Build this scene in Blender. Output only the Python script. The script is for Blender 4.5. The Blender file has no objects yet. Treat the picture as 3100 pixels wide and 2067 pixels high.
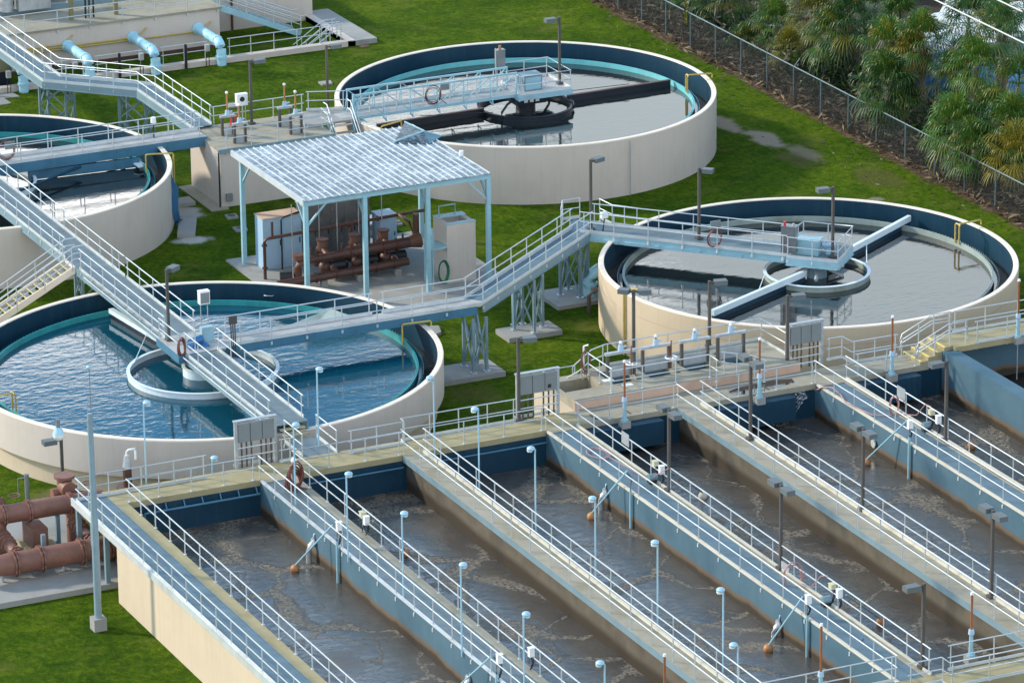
import bpy, math, random
from mathutils import Vector, Matrix
random.seed(7)
S = bpy.context.scene
COL = S.collection
R_ = math.radians
# ------------------------------------------------------------------ camera model (also used to read positions off the survey photo)
F_, CX_, CY_ = 14642.0, 1550.0, 1033.5
PITCH, YAW, ROLL = 0.33431, 0.43566, -0.011534
CAM = Vector((-65.432, -185.5, 78.0))
_cy, _sy, _cp, _sp = math.cos(YAW), math.sin(YAW), math.cos(PITCH), math.sin(PITCH)
_f = Vector((_sy*_cp, _cy*_cp, -_sp)); _r = Vector((_cy, -_sy, 0)); _d = _f.cross(_r)
_c, _s = math.cos(ROLL), math.sin(ROLL)
AX = (_r*_c - _d*_s); AY = (_r*_s + _d*_c); AZ = _f
def ray(px, py): return AX*((px-CX_)/F_) + AY*((py-CY_)/F_) + AZ
def at(px, py, z):
    d = ray(px, py); return CAM + d*((z-CAM.z)/d.z)
def atx(px, py, x):
    d = ray(px, py); return CAM + d*((x-CAM.x)/d.x)
def aty(px, py, y):
    d = ray(px, py); return CAM + d*((y-CAM.y)/d.y)
def pix(p):
    q = Vector(p)-CAM; a, b, c = q.dot(AX), q.dot(AY), q.dot(AZ)
    return F_*a/c+CX_, F_*b/c+CY_
def ztop(x, y, py):
    z = 3.0
    for _ in range(12):
        a = pix((x, y, z))[1]; b = pix((x, y, z+.1))[1]
        z += (py-a)/(b-a)*.1
    return z
# ------------------------------------------------------------------ mesh builder
class MB:
    def __init__(s): s.v = []; s.f = []; s.sm = []
    def add(s, vs, fs, sm=False):
        o = len(s.v); s.v += [Vector(v) for v in vs]
        for f in fs: s.f.append([i+o for i in f]); s.sm.append(sm)
        return s
    def box(s, x0, x1, y0, y1, z0, z1):
        vs = [(x, y, z) for z in (z0, z1) for y in (y0, y1) for x in (x0, x1)]
        return s.add(vs, [(0,2,3,1),(4,5,7,6),(0,1,5,4),(1,3,7,5),(3,2,6,7),(2,0,4,6)])
    def beam(s, p, q, w, h, up=(0,0,1)):
        p, q = Vector(p), Vector(q); d = (q-p).normalized(); u = Vector(up)
        if abs(d.dot(u)) > .98: u = Vector((1,0,0))
        a = d.cross(u).normalized(); b = a.cross(d).normalized()
        vs = [t + a*(i*w/2) + b*(j*h/2) for t in (p, q) for j in (-1,1) for i in (-1,1)]
        return s.add(vs, [(0,2,3,1),(4,5,7,6),(0,1,5,4),(1,3,7,5),(3,2,6,7),(2,0,4,6)])
    def tube(s, pts, r, n=8, closed=False, caps=True):
        pts = [Vector(p) for p in pts]; m = len(pts); rings = []
        rr = r if isinstance(r, (list, tuple)) else [r]*m
        for i in range(m):
            if closed: d = pts[(i+1) % m]-pts[i-1]
            else: d = (pts[min(i+1, m-1)]-pts[max(i-1, 0)])
            d.normalize()
            u = Vector((0,0,1)) if abs(d.z) < .9 else Vector((0,1,0))
            a = d.cross(u).normalized(); b = a.cross(d).normalized()
            rings.append([pts[i] + a*(rr[i]*math.cos(2*math.pi*k/n)) + b*(rr[i]*math.sin(2*math.pi*k/n)) for k in range(n)])
        vs = [p for rg in rings for p in rg]; fs = []
        for i in range(m if closed else m-1):
            j = (i+1) % m
            for k in range(n):
                k2 = (k+1) % n; fs.append((i*n+k, i*n+k2, j*n+k2, j*n+k))
        s.add(vs, fs, True)
        if caps and not closed:
            s.add(rings[0], [tuple(range(n))]); s.add(rings[-1], [tuple(range(n-1, -1, -1))])
        return s
    def cyl(s, x, y, z0, z1, r, r1=None, n=16):
        return s.tube([(x, y, z0), (x, y, z1)], [r, r if r1 is None else r1], n)
    def lathe(s, x, y, prof, n=96, closed=True):
        m = len(prof); vs = []
        for k in range(n):
            t = 2*math.pi*k/n; c, q = math.cos(t), math.sin(t)
            vs += [(x+r*c, y+r*q, z) for r, z in prof]
        fs = []
        for k in range(n):
            k2 = (k+1) % n
            for i in range(m if closed else m-1):
                j = (i+1) % m; fs.append((k*m+i, k2*m+i, k2*m+j, k*m+j))
        return s.add(vs, fs, False)
    def ring(s, x, y, r0, r1, z0, z1, n=96): return s.lathe(x, y, [(r0, z0), (r1, z0), (r1, z1), (r0, z1)], n)
    def disk(s, x, y, z, r, n=96): return s.add([(x+r*math.cos(2*math.pi*k/n), y+r*math.sin(2*math.pi*k/n), z) for k in range(n)], [tuple(range(n))])
    def ball(s, c, r, n=14, m=8, sz=1.0):
        c = Vector(c); vs = []; fs = []
        for i in range(m+1):
            t = math.pi*i/m
            for k in range(n):
                a = 2*math.pi*k/n; vs.append(c+Vector((r*math.sin(t)*math.cos(a), r*math.sin(t)*math.sin(a), r*sz*math.cos(t))))
        for i in range(m):
            for k in range(n):
                k2 = (k+1) % n; fs.append((i*n+k, (i+1)*n+k, (i+1)*n+k2, i*n+k2))
        return s.add(vs, fs, True)
    def prism(s, poly, z0, z1):
        n = len(poly)
        vs = [(x, y, z0) for x, y in poly] + [(x, y, z1) for x, y in poly]
        fs = [tuple(range(n-1, -1, -1)), tuple(range(n, 2*n))] + [(i, (i+1) % n, (i+1) % n+n, i+n) for i in range(n)]
        return s.add(vs, fs)
    def build(s, name, mat, parent=None, loc=None):
        me = bpy.data.meshes.new(name)
        if parent is not None:
            rt = parent
            while rt.parent: rt = rt.parent
            o = Vector(rt['org'])
        else: o = Vector(loc if loc is not None else (0,0,0))
        me.from_pydata([v-o for v in s.v], [], s.f); me.update()
        me.polygons.foreach_set('use_smooth', s.sm)
        for mm in (mat if isinstance(mat, (list, tuple)) else [mat]): me.materials.append(mm)
        ob = bpy.data.objects.new(name, me); COL.objects.link(ob)
        if parent is not None: ob.parent = parent
        else: ob.location = o; ob['org'] = list(o)
        return ob
def tag(o, label=None, cat=None, group=None, kind=None):
    for k, v in (('label', label), ('category', cat), ('group', group), ('kind', kind)):
        if v: o[k] = v
    return o
def thing(name, label, cat, loc, group=None):
    o = bpy.data.objects.new(name, None); o.empty_display_size = .3; COL.objects.link(o); o.location = Vector(loc); o['org'] = list(Vector(loc))
    return tag(o, label, cat, group)
def copy_at(root, loc, label=None, rotz=None):
    def cp(o, par):
        c = o.copy(); COL.objects.link(c)
        if par is not None: c.parent = par
        for ch in list(o.children): cp(ch, c)
        return c
    c = cp(root, None); c.location = Vector(loc); c['org'] = list(Vector(loc))
    if label: c['label'] = label
    if rotz is not None: c.rotation_euler = (0, 0, rotz)
    return c
def struct(name, mb, mat, **k): return tag(mb.build(name, mat), kind='structure')
# ------------------------------------------------------------------ materials
class NT:
    def __init__(s, name):
        s.m = bpy.data.materials.new(name); s.m.use_nodes = True; s.t = s.m.node_tree; s.n = s.t.nodes; s.l = s.t.links
        s.p = s.n['Principled BSDF']
    def node(s, typ, **k):
        n = s.n.new(typ)
        for a, b in k.items():
            if a.startswith('i_'):
                key = a[2:]; n.inputs[int(key) if key.isdigit() else key.replace('_', ' ')].default_value = b
            else: setattr(n, a, b)
        return n
    def link(s, a, b): s.l.new(a, b)
    def pos(s): return s.node('ShaderNodeNewGeometry').outputs['Position']
    def noise(s, vec, scale, detail=4, rough=.55, dist=0):
        n = s.node('ShaderNodeTexNoise', i_Scale=scale, i_Detail=detail, i_Roughness=rough, i_Distortion=dist); s.link(vec, n.inputs['Vector']); return n.outputs['Fac']
    def mapv(s, vec, scale=(1,1,1), loc=(0,0,0)):
        n = s.node('ShaderNodeMapping'); n.inputs['Scale'].default_value = scale; n.inputs['Location'].default_value = loc; s.link(vec, n.inputs['Vector']); return n.outputs['Vector']
    def ramp(s, fac, stops, interp='LINEAR'):
        n = s.node('ShaderNodeValToRGB'); n.color_ramp.interpolation = interp; e = n.color_ramp.elements
        while len(e) < len(stops): e.new(.5)
        for el, (p, c) in zip(e, stops): el.position = p; el.color = (*c, 1) if len(c) == 3 else c
        s.link(fac, n.inputs['Fac']); return n.outputs['Color']
    def mix(s, fac, a, b, typ='MIX'):
        n = s.node('ShaderNodeMix', data_type='RGBA', blend_type=typ)
        for sock, v in ((n.inputs[0], fac), (n.inputs[6], a), (n.inputs[7], b)):
            if isinstance(v, (int, float)): sock.default_value = v
            elif isinstance(v, (tuple, list)): sock.default_value = (*v, 1) if len(v) == 3 else v
            else: s.link(v, sock)
        return n.outputs[2]
    def math(s, op, a, b=None, c=None, clamp=False):
        n = s.node('ShaderNodeMath', operation=op, use_clamp=clamp)
        for i, v in enumerate((a, b, c)):
            if v is None: continue
            if isinstance(v, (int, float)): n.inputs[i].default_value = v
            else: s.link(v, n.inputs[i])
        return n.outputs[0]
    def sep(s, vec):
        n = s.node('ShaderNodeSeparateXYZ'); s.link(vec, n.inputs[0]); return n.outputs
    def sstep(s, v, a, b):
        n = s.node('ShaderNodeMapRange', interpolation_type='SMOOTHSTEP'); n.inputs['From Min'].default_value = a; n.inputs['From Max'].default_value = b; s.link(v, n.inputs['Value']); return n.outputs[0]
    def spot(s, x, y, rx, ry, soft=.5, wob=None):
        P = s.sep(s.pos()); dx = s.math('DIVIDE', s.math('SUBTRACT', P[0], x), rx); dy = s.math('DIVIDE', s.math('SUBTRACT', P[1], y), ry)
        d = s.math('SQRT', s.math('ADD', s.math('MULTIPLY', dx, dx), s.math('MULTIPLY', dy, dy)))
        if wob is not None: d = s.math('ADD', d, wob)
        return s.sstep(d, 1.0, 1.0-soft)
    def bump(s, h, strength=.3, dist=.05):
        n = s.node('ShaderNodeBump', i_Strength=strength, i_Distance=dist); s.link(h, n.inputs['Height']); s.link(n.outputs[0], s.p.inputs['Normal'])
    def done(s, col=None, rough=None, metal=None, spec=None):
        for key, v in (('Base Color', col), ('Roughness', rough), ('Metallic', metal), ('Specular IOR Level', spec)):
            if v is None: continue
            if isinstance(v, (int, float)): s.p.inputs[key].default_value = v
            elif isinstance(v, (tuple, list)): s.p.inputs[key].default_value = (*v, 1)
            else: s.link(v, s.p.inputs[key])
        return s.m
def lerp(a, b, t): return tuple(x+(y-x)*t for x, y in zip(a, b))
def plain(name, col, rough=.5, metal=0, var=.12, scale=1.5, spec=.5, dirt=None, dscale=.6, damt=.3, streak=0, bump=0):
    t = NT(name); P = t.pos()
    lo, hi = tuple(c*(1-var) for c in col), tuple(min(1, c*(1+var)) for c in col)
    c = t.ramp(t.noise(P, scale, 6, .65), [(.3, lo), (.7, hi)])
    if dirt: c = t.mix(t.math('MULTIPLY', t.sstep(t.noise(P, dscale, 7, .7), .48, .72), damt), c, dirt)
    if streak:
        v = t.mapv(P, (2.2, 2.2, .12)); c = t.mix(t.math('MULTIPLY', t.sstep(t.noise(v, 2.0, 5, .7), .45, .75), streak), c, tuple(x*.55 for x in col))
    if bump: t.bump(t.noise(P, 14, 5, .7), bump, .02)
    return t.done(c, rough, metal, spec)
M = {}
M['rail'] = plain('rail_aluminium', (.56,.61,.63), .38, .35, .06)
M['toe'] = plain('toe_aluminium', (.62,.66,.67), .42, .3, .10, dirt=(.3,.28,.24), damt=.4)
M['grate'] = None
M['paint'] = plain('beige_wall_paint', (.57,.50,.44), .75, 0, .05, .35, streak=.16, dirt=(.38,.31,.24), damt=.18, bump=.05)
M['cream'] = plain('cream_wall_paint', (.56,.46,.335), .75, 0, .05, .35, streak=.16, dirt=(.42,.33,.24), damt=.2, bump=.05)
M['cream_tank'] = plain('warm_tank_paint', (.60,.48,.34), .75, 0, .05, .3, streak=.14, dirt=(.36,.27,.19), damt=.2, bump=.05)
M['rim'] = plain('sunlit_rim_paint', (.78,.68,.57), .7, 0, .06, .8, dirt=(.45,.36,.28), damt=.25)  # wall paint made lighter: sunlight on the tank rims put into the colour
M['conc'] = plain('walkway_concrete', (.31,.285,.22), .85, 0, .14, .7, dirt=(.20,.17,.10), dscale=.45, damt=.65, bump=.12)
M['conc_y'] = plain('yellowed_concrete', (.33,.285,.16), .85, 0, .14, .7, dirt=(.22,.17,.07), dscale=.5, damt=.6, bump=.12)
M['conc_g'] = plain('grey_concrete', (.29,.29,.275), .85, 0, .14, .6, dirt=(.17,.16,.14), dscale=.4, damt=.6, bump=.12)
M['curb'] = plain('pale_curb', (.58,.55,.46), .8, 0, .1, 1.2, dirt=(.30,.26,.18), damt=.5)
M['blue'] = plain('light_blue_steel', (.28,.49,.57), .45, 0, .07, 1.2, dirt=(.30,.22,.15), dscale=1.1, damt=.35)
M['pipeblue'] = plain('pale_blue_pipe', (.38,.68,.80), .35, 0, .06, 1.2, dirt=(.2,.3,.33), damt=.3)
M['steelblue'] = plain('blue_grey_steel', (.20,.30,.35), .45, .15, .12, 1.2, dirt=(.1,.12,.13), damt=.4)
M['girder'] = plain('teal_blue_girder', (.055,.17,.26), .4, 0, .15, .8, dirt=(.03,.08,.12), damt=.5, streak=.3)
M['galv'] = plain('galvanised_steel', (.46,.49,.51), .4, .45, .18, 2.5)
M['bronze'] = plain('dark_bronze_paint', (.085,.078,.072), .45, .1, .12)
M['lamphead'] = plain('grey_lamp_housing', (.125,.145,.15), .5, .1, .08)
M['polegrey'] = plain('blue_grey_pole_paint', (.24,.33,.38), .45, .1, .1)
M['brownred'] = plain('reddish_pipe_paint', (.215,.098,.068), .55, 0, .22, 1.1, dirt=(.12,.055,.035), dscale=.9, damt=.6)
M['lens'] = plain('dark_lamp_lens', (.04,.07,.09), .2, 0, .1)
M['white'] = plain('white_plastic', (.78,.80,.80), .4, 0, .05)
M['lumi'] = plain('pale_blue_luminaire', (.36,.58,.70), .35, .1, .05)
M['brown'] = plain('brown_pipe_paint', (.092,.040,.029), .5, 0, .2, 1.3, dirt=(.10,.05,.035), damt=.5)
M['brownhi'] = plain('faded_brown_pipe_paint', (.15,.066,.043), .55, 0, .2, 1.3, dirt=(.12,.055,.035), damt=.5)
M['rust'] = plain('rust_brown_stem', (.28,.10,.04), .55, 0, .2, 3)
M['yellow'] = plain('yellow_pipe', (.50,.37,.08), .5, 0, .12, 2)
M['yeltread'] = plain('yellow_nosing', (.75,.58,.18), .6, 0, .12, 2)
M['black'] = plain('black_rubber', (.015,.016,.018), .5, 0, .2)
M['navy'] = plain('navy_plate', (.008,.012,.022), .4, 0, .2, 1.0)
M['teal'] = plain('teal_frp', (.035,.30,.31), .4, 0, .15, 1.5, dirt=(.02,.14,.13), damt=.5)
M['tealhi'] = plain('pale_teal_frp', (.16,.52,.55), .4, 0, .12, 1.5)
M['greyfrp'] = plain('grey_green_frp', (.30,.36,.33), .45, 0, .15, 1.5, dirt=(.12,.13,.08), damt=.6)
M['whitefrp'] = plain('white_blue_frp', (.66,.76,.80), .4, 0, .08, 1.5)
M['ss'] = plain('brushed_stainless', (.26,.27,.28), .32, .6, .25, .9, dirt=(.08,.085,.09), dscale=.5, damt=.7)
M['panelgrey'] = plain('grey_enclosure', (.20,.225,.23), .45, .1, .08)
M['cab'] = plain('light_blue_cabinet', (.36,.52,.66), .4, 0, .05)
M['hose'] = plain('red_rubber_hose', (.17,.055,.045), .5, 0, .15)
M['hosep'] = plain('faded_pink_hose', (.42,.23,.23), .6, 0, .12)
M['green'] = plain('green_hose', (.02,.16,.08), .5)
M['float'] = plain('orange_brown_float', (.42,.19,.07), .55, 0, .25, 4, dirt=(.12,.05,.02), damt=.6)
M['red'] = plain('red_paint', (.6,.03,.03), .4)
M['motor'] = plain('blue_motor', (.04,.16,.36), .4)
M['peach'] = plain('peach_wall', (.56,.38,.28), .8, 0, .1, .8, dirt=(.3,.2,.15), damt=.4)
M['dirt'] = plain('bare_dirt', (.16,.10,.065), .95, 0, .35, 1.5, dirt=(.30,.22,.15), damt=.6)
M['gravel'] = plain('pale_gravel', (.48,.45,.41), .95, 0, .25, 8)
M['tan_box'] = plain('tan_box', (.52,.50,.34), .5)
M['olive'] = plain('olive_panel', (.20,.18,.09), .6)
M['fencepost'] = plain('weathered_fence_steel', (.13,.18,.20), .5, .3, .15)
M['wire'] = plain('pale_cable', (.55,.55,.52), .5)
M['wood'] = plain('weathered_trailer_siding', (.33,.31,.27), .7, 0, .15, 2)
M['roofwhite'] = plain('white_roof_sheet', (.62,.65,.66), .5, 0, .12, .8, dirt=(.35,.33,.3), damt=.4)
M['tarp'] = plain('blue_tarp', (.05,.22,.42), .6, 0, .25, 1.5)
M['glass'] = plain('dark_window_glass', (.02,.03,.04), .08, 0, .1)
# grating: fine bars seen as a light weave with see-through dark
def grating(name, col, along='x'):
    t = NT(name); P = t.pos(); X = t.sep(P)
    w = t.math('SINE', t.math('MULTIPLY', X[0 if along == 'x' else 1], 42.0))
    w2 = t.math('SINE', t.math('MULTIPLY', X[1 if along == 'x' else 0], 9.0))
    m = t.math('ADD', t.math('MULTIPLY', w, .10), t.math('MULTIPLY', w2, .04))
    m = t.math('ADD', m, t.noise(P, .8, 5, .6))
    return t.done(t.ramp(m, [(.2, tuple(c*.72 for c in col)), (.8, tuple(c*1.2 for c in col))]), .55, .2)
M['grate_b'] = grating('blue_grey_grating', (.115,.185,.225))
M['grate_g'] = grating('grey_grating', (.15,.20,.22))
M['grate_l'] = grating('light_deck_grating', (.45,.44,.42))
# tank lining: dark coating
t = NT('dark_tank_lining'); P = t.pos()
c = t.ramp(t.noise(P, .5, 5, .6), [(.3, (.004,.032,.062)), (.7, (.010,.048,.082))])
v = t.mapv(P, (1.8, 1.8, .1)); c = t.mix(t.math('MULTIPLY', t.sstep(t.noise(v, 1.8, 5, .7), .5, .75), .35), c, (.04,.08,.10))
M['lining'] = t.done(c, .45, 0, .35)
# basin wall: blue-grey coating above, brown scum line near the water
t = NT('stained_basin_wall'); P = t.pos(); X = t.sep(P)
c = t.ramp(t.noise(P, .6, 5, .6), [(.3, (.042,.105,.15)), (.7, (.070,.145,.195))])
v = t.mapv(P, (1.6, 1.6, .12)); c = t.mix(t.math('MULTIPLY', t.sstep(t.noise(v, 2.2, 5, .7), .42, .75), .5), c, (.05,.11,.15))
n = t.noise(P, .32, 4, .6); z = t.math('SUBTRACT', X[2], t.math('MULTIPLY', n, .75))
c = t.mix(t.sstep(z, 1.50, 1.24), c, (.13,.085,.048)); c = t.mix(t.sstep(z, 1.28, 1.08), c, (.03,.022,.012))
M['basin'] = t.done(c, .7)
t = NT('brown_basin_wall'); P = t.pos(); X = t.sep(P)
c = t.ramp(t.noise(P, .8, 5, .6), [(.3, (.07,.058,.042)), (.7, (.13,.11,.08))])
c = t.mix(t.sstep(t.math('SUBTRACT', X[2], t.math('MULTIPLY', t.noise(P, .4, 4), .5)), 1.75, 1.35), c, (.03,.02,.009))
M['basin_br'] = t.done(c, .8)
# roof: corrugated weathered metal
t = NT('weathered_metal_roof'); P = t.pos()
n1 = t.noise(P, 4.2, 6, .85); n2 = t.noise(P, .9, 4, .6)
c = t.ramp(t.math('ADD', t.math('MULTIPLY', n1, .75), t.math('MULTIPLY', n2, .3)), [(.44, (.09,.125,.165)), (.53, (.19,.25,.30)), (.62, (.56,.63,.65))])
M['roof'] = t.done(c, .38, .35)
# grass with dirt patches, wear and the strip of leaf litter along the fence
t = NT('lawn'); P = t.pos(); X = t.sep(P)
n = t.noise(P, .16, 6, .65); n2 = t.noise(P, 1.1, 6, .75); n3 = t.noise(t.mapv(P, (1, .7, 1)), 3.6, 7, .85)
mx = t.math('ADD', t.math('MULTIPLY', n, .40), t.math('ADD', t.math('MULTIPLY', n2, .35), t.math('MULTIPLY', n3, .72)))
c = t.ramp(mx, [(.54, (.012,.034,.002)), (.69, (.040,.084,.004)), (.80, (.088,.138,.006)), (.96, (.20,.20,.03))])
c = t.mix(t.math('MULTIPLY', t.sstep(t.noise(P, .35, 5, .7), .52, .72), .6), c, (.15,.15,.035))
c = t.mix(t.math('MULTIPLY', t.sstep(t.noise(t.mapv(P, (.35, 1.6, 1)), .5, 4, .6), .5, .7), .35), c, (.025,.065,.004))
wob = t.math('MULTIPLY', t.math('SUBTRACT', t.noise(P, .9, 5, .7), .5), 1.5)
for x, y, rx, ry, col, k in ((55.9,46.6,.9,2.6,(.34,.27,.20),.95),(56.6,42.8,1.0,2.6,(.34,.28,.21),.95),(57.2,39.4,.9,2.2,(.27,.22,.15),.8),(56.2,38.6,1.0,2.2,(.12,.10,.04),.6),(30,52,1.8,1.2,(.16,.13,.04),.5),(24.5,12,1.6,1.8,(.13,.11,.04),.45),(33.5,33,1.5,1.3,(.17,.14,.05),.5),(47,62,2.5,1.2,(.15,.14,.04),.5),(58.6,33.5,1.5,2.6,(.11,.085,.04),.5),(52.5,82,3.5,2.2,(.16,.11,.06),.6),(46,86,3,1.4,(.16,.11,.06),.5),
                             (22.8,45.0,1.0,1.6,(.42,.41,.38),.95),(21.3,40.3,1.3,.8,(.55,.54,.50),.95),(26.8,25.0,1.2,.8,(.2,.17,.1),.5),(23.5,17.4,.7,.8,(.16,.08,.05),.8),(56.5,30.2,.6,.5,(.3,.26,.2),.7),(2.0,6.5,2.6,3.2,(.25,.19,.11),.5)):
    c = t.mix(t.math('MULTIPLY', t.spot(x, y, rx, ry, .55, wob), k), c, col)
edge = t.math('ADD', X[0], t.math('MULTIPLY', t.math('SUBTRACT', t.noise(P, .55, 5, .7), .5), 1.8))
lit = t.ramp(t.noise(P, 2.6, 6, .8), [(.35, (.05,.035,.02)), (.52, (.12,.08,.05)), (.66, (.26,.19,.12))])
c = t.mix(t.sstep(edge, 60.6, 61.0), c, lit)
c = t.mix(t.sstep(edge, 62.4, 64.0), c, (.075,.06,.045))
t.bump(t.math('ADD', n2, t.math('MULTIPLY', n3, 1.2)), .8, .14)
M['lawn'] = t.done(c, .95, 0, .04)
# clarifier water
def water(name, base, wave, scale, dist, rough=.03, ior=1.62, detail=3, streak=(1,1,1)):
    t = NT(name); P = t.mapv(t.pos(), streak)
    h = t.math('ADD', t.noise(P, scale, detail, .5, .4), t.math('MULTIPLY', t.noise(P, scale*.33, 2, .5, .3), .8))
    t.bump(h, wave, dist); t.p.inputs['IOR'].default_value = ior
    return t.done(base, rough, 0, .5)
M['calm'] = water('calm_water', (.010,.016,.018), .12, 2.4, .035, .03, 1.85, 4, (.7,1.4,1))
M['wavy'] = water('rippled_blue_water', (.003,.055,.090), .16, 2.2, .035, .035, 1.6, 4, (.75,1.3,1))
M['launder'] = water('launder_water', (.006,.010,.013), .2, 3, .05, .08, 1.4)
# aeration liquor with scum
t = NT('aeration_liquor'); P = t.pos()
d1 = t.node('ShaderNodeTexNoise', i_Scale=.20, i_Detail=5, i_Roughness=.55); t.link(P, d1.inputs['Vector'])
vm = t.node('ShaderNodeVectorMath', operation='MULTIPLY_ADD'); t.link(d1.outputs['Color'], vm.inputs[0]); vm.inputs[1].default_value = (4.2, 4.2, 0); t.link(P, vm.inputs[2])
flat = t.mapv(vm.outputs[0], (1, 1, 0))
vo = t.node('ShaderNodeTexVoronoi', feature='DISTANCE_TO_EDGE', i_Scale=.20); t.link(flat, vo.inputs['Vector'])
vo2 = t.node('ShaderNodeTexVoronoi', feature='DISTANCE_TO_EDGE', i_Scale=.45); t.link(flat, vo2.inputs['Vector'])
wd = t.math('MULTIPLY', t.sstep(t.noise(P, .22, 4, .6), .40, .70), .13)
f1 = t.math('SUBTRACT', 1.0, t.math('DIVIDE', vo.outputs['Distance'], t.math('ADD', wd, .012)), clamp=True)
f2 = t.math('MULTIPLY', t.math('SUBTRACT', 1.0, t.math('DIVIDE', vo2.outputs['Distance'], .035), clamp=True), t.sstep(t.noise(P, .3, 3, .6), .50, .62))
crumb = t.noise(t.mapv(P, (1, 1, 0)), 5.5, 6, .8)
foam = t.math('MAXIMUM', t.math('MULTIPLY', f1, 1.5, clamp=True), t.math('MULTIPLY', f2, .8))
foam = t.math('MULTIPLY', foam, t.sstep(crumb, .42, .58))
haze = t.math('MULTIPLY', t.sstep(t.noise(flat, .17, 4, .6), .54, .70), .55)
base = t.mix(haze, t.ramp(t.noise(flat, .5, 5, .7), [(.3, (.042,.041,.040)), (.7, (.082,.078,.073))]), (.10,.078,.052))
fc = t.ramp(t.noise(P, 6.5, 6, .85), [(.3, (.05,.035,.015)), (.5, (.20,.145,.075)), (.7, (.46,.38,.26))])
col = t.mix(foam, base, fc)
rip = t.noise(t.mapv(P, (1, 1.3, 0)), 2.2, 5, .65, .8)
t.bump(t.math('ADD', t.math('MULTIPLY', rip, .55), t.math('MULTIPLY', foam, t.math('MULTIPLY', crumb, 1.2))), .5, .11)
t.p.inputs['IOR'].default_value = 1.9
M['liquor'] = t.done(col, t.math('ADD', .12, t.math('MULTIPLY', t.math('MAXIMUM', foam, haze), .6)), 0, .5)
# palm materials
def leafmat(name, a, b, tr=.18):
    t = NT(name); P = t.pos(); oi = t.node('ShaderNodeObjectInfo')
    f = t.math('ADD', t.math('MULTIPLY', t.noise(P, 1.3, 4, .7), .8), t.math('MULTIPLY', oi.outputs['Random'], .25))
    c = t.ramp(f, [(.3, a), (.75, b)])
    tr_ = t.node('ShaderNodeBsdfTranslucent'); t.link(c, tr_.inputs['Color']); mx = t.node('ShaderNodeMixShader'); mx.inputs[0].default_value = tr
    out = t.n['Material Output']; t.done(c, .45, 0, .4); t.link(t.p.outputs[0], mx.inputs[1]); t.link(tr_.outputs[0], mx.inputs[2]); t.link(mx.outputs[0], out.inputs['Surface'])
    return t.m
M['leaf_g'] = leafmat('green_palm_leaf', (.010,.044,.006), (.095,.205,.025))
M['leaf_y'] = leafmat('yellowing_palm_leaf', (.07,.09,.010), (.27,.22,.022))
M['leaf_d'] = leafmat('dead_palm_leaf', (.07,.052,.036), (.22,.17,.12), .08)
M['leaf_b'] = leafmat('bluish_palm_leaf', (.010,.044,.016), (.080,.185,.055))
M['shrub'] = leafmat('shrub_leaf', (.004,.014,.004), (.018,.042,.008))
M['trunk'] = plain('palm_trunk', (.16,.125,.095), .9, 0, .3, 5, bump=.3)
M['debris'] = plain('dry_frond_litter', (.11,.078,.055), .9, 0, .5, 6)
M['straw'] = plain('dry_straw', (.19,.14,.085), .9, 0, .5, 6)
# ------------------------------------------------------------------ guard rails
W, B = 2.9, 3.4
_post = {}
def post_mesh(drop, h, brk):
    key = (round(drop, 2), round(h, 2), brk)
    if key not in _post:
        mb = MB().tube([(0,0,-drop), (0,0,h)], .03, 6)
        if brk: mb.box(-.05, .05, -.05, .05, -drop, -drop+.16)
        else: mb.box(-.06, .06, -.06, .06, 0, .02)
        me = bpy.data.meshes.new('post'); me.from_pydata(mb.v, [], mb.f); me.update(); me.polygons.foreach_set('use_smooth', mb.sm); me.materials.append(M['rail']); _post[key] = me
    return _post[key]
def rail_parts(root_like, pts, h=1.07, toe=True, spacing=1.9, drop=.0, brk=False, mid=True, toeside=0, toemat='toe', end_posts=True, rr=.03):
    rt = root_like
    while rt.parent: rt = rt.parent
    o = Vector(rt['org']); pts = [Vector(p) for p in pts]; up = Vector((0,0,1))
    MB().tube([p+up*h for p in pts], rr, 8).build('top_rail', M['rail'], root_like)
    if mid: MB().tube([p+up*(h*.53) for p in pts], rr*.9, 8).build('mid_rail', M['rail'], root_like)
    if toe:
        mb = MB()
        for a, b in zip(pts, pts[1:]): mb.beam(a+up*.07, b+up*.07, .022, .13)
        mb.build('toe_plate', M[toemat], root_like)
    me = post_mesh(drop, h, brk)
    k = 0
    for i, (a, b) in enumerate(zip(pts, pts[1:])):
        L = (b-a).length; n = max(1, round(L/spacing))
        for j in range(n+1 if i == len(pts)-2 else n):
            if not end_posts and ((i == 0 and j == 0) or (i == len(pts)-2 and j == n)): continue
            t = j/n; t = min(max(t, .12/max(L, .3)), 1-.12/max(L, .3)) if L > .6 else t
            ob = bpy.data.objects.new('post', me); COL.objects.link(ob); ob.parent = root_like; ob.location = a.lerp(b, t)-o; k += 1
def rail(label, pts, group=None, **k):
    r = thing('guard_rail', label, 'railing', pts[0], group); rail_parts(r, pts, **k); return r
# ------------------------------------------------------------------ aeration basin
YN, YF = -33.2, -1.15            # basin water runs from near walkway to far walkway
bas = thing('aeration_basin', 'long concrete aeration basin with parallel water channels and tan walkways', 'basin', (21, -17, 0))
# left side channel with blue grating
MB().box(-.04, .22, -46, -5, 0, 2.62).build('outer_wall', M['cream'], bas)['label'] = 'sunlit cream outer wall of the basin'
MB().box(0, 1.38, -46, .42, 2.84, 2.9).build('grating_deck', M['grate_b'], bas)
mb = MB().box(-.10, -.03, -46, .42, 2.60, 2.93); mb.build('edge_channel', M['toe'], bas)
MB().box(1.38, 1.93, -46, -1.2, -1, 2.9).build('channel_wall', M['conc_y'], bas)
# columns holding the open end of the left channel
for x, y in ((.15,.2),(.15,-1.6),(.15,-3.2),(1.2,-.6),(1.2,-2.4)): MB().box(x-.1, x+.1, y-.1, y+.1, 0, 2.84).build('column', M['steelblue'], bas)
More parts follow.
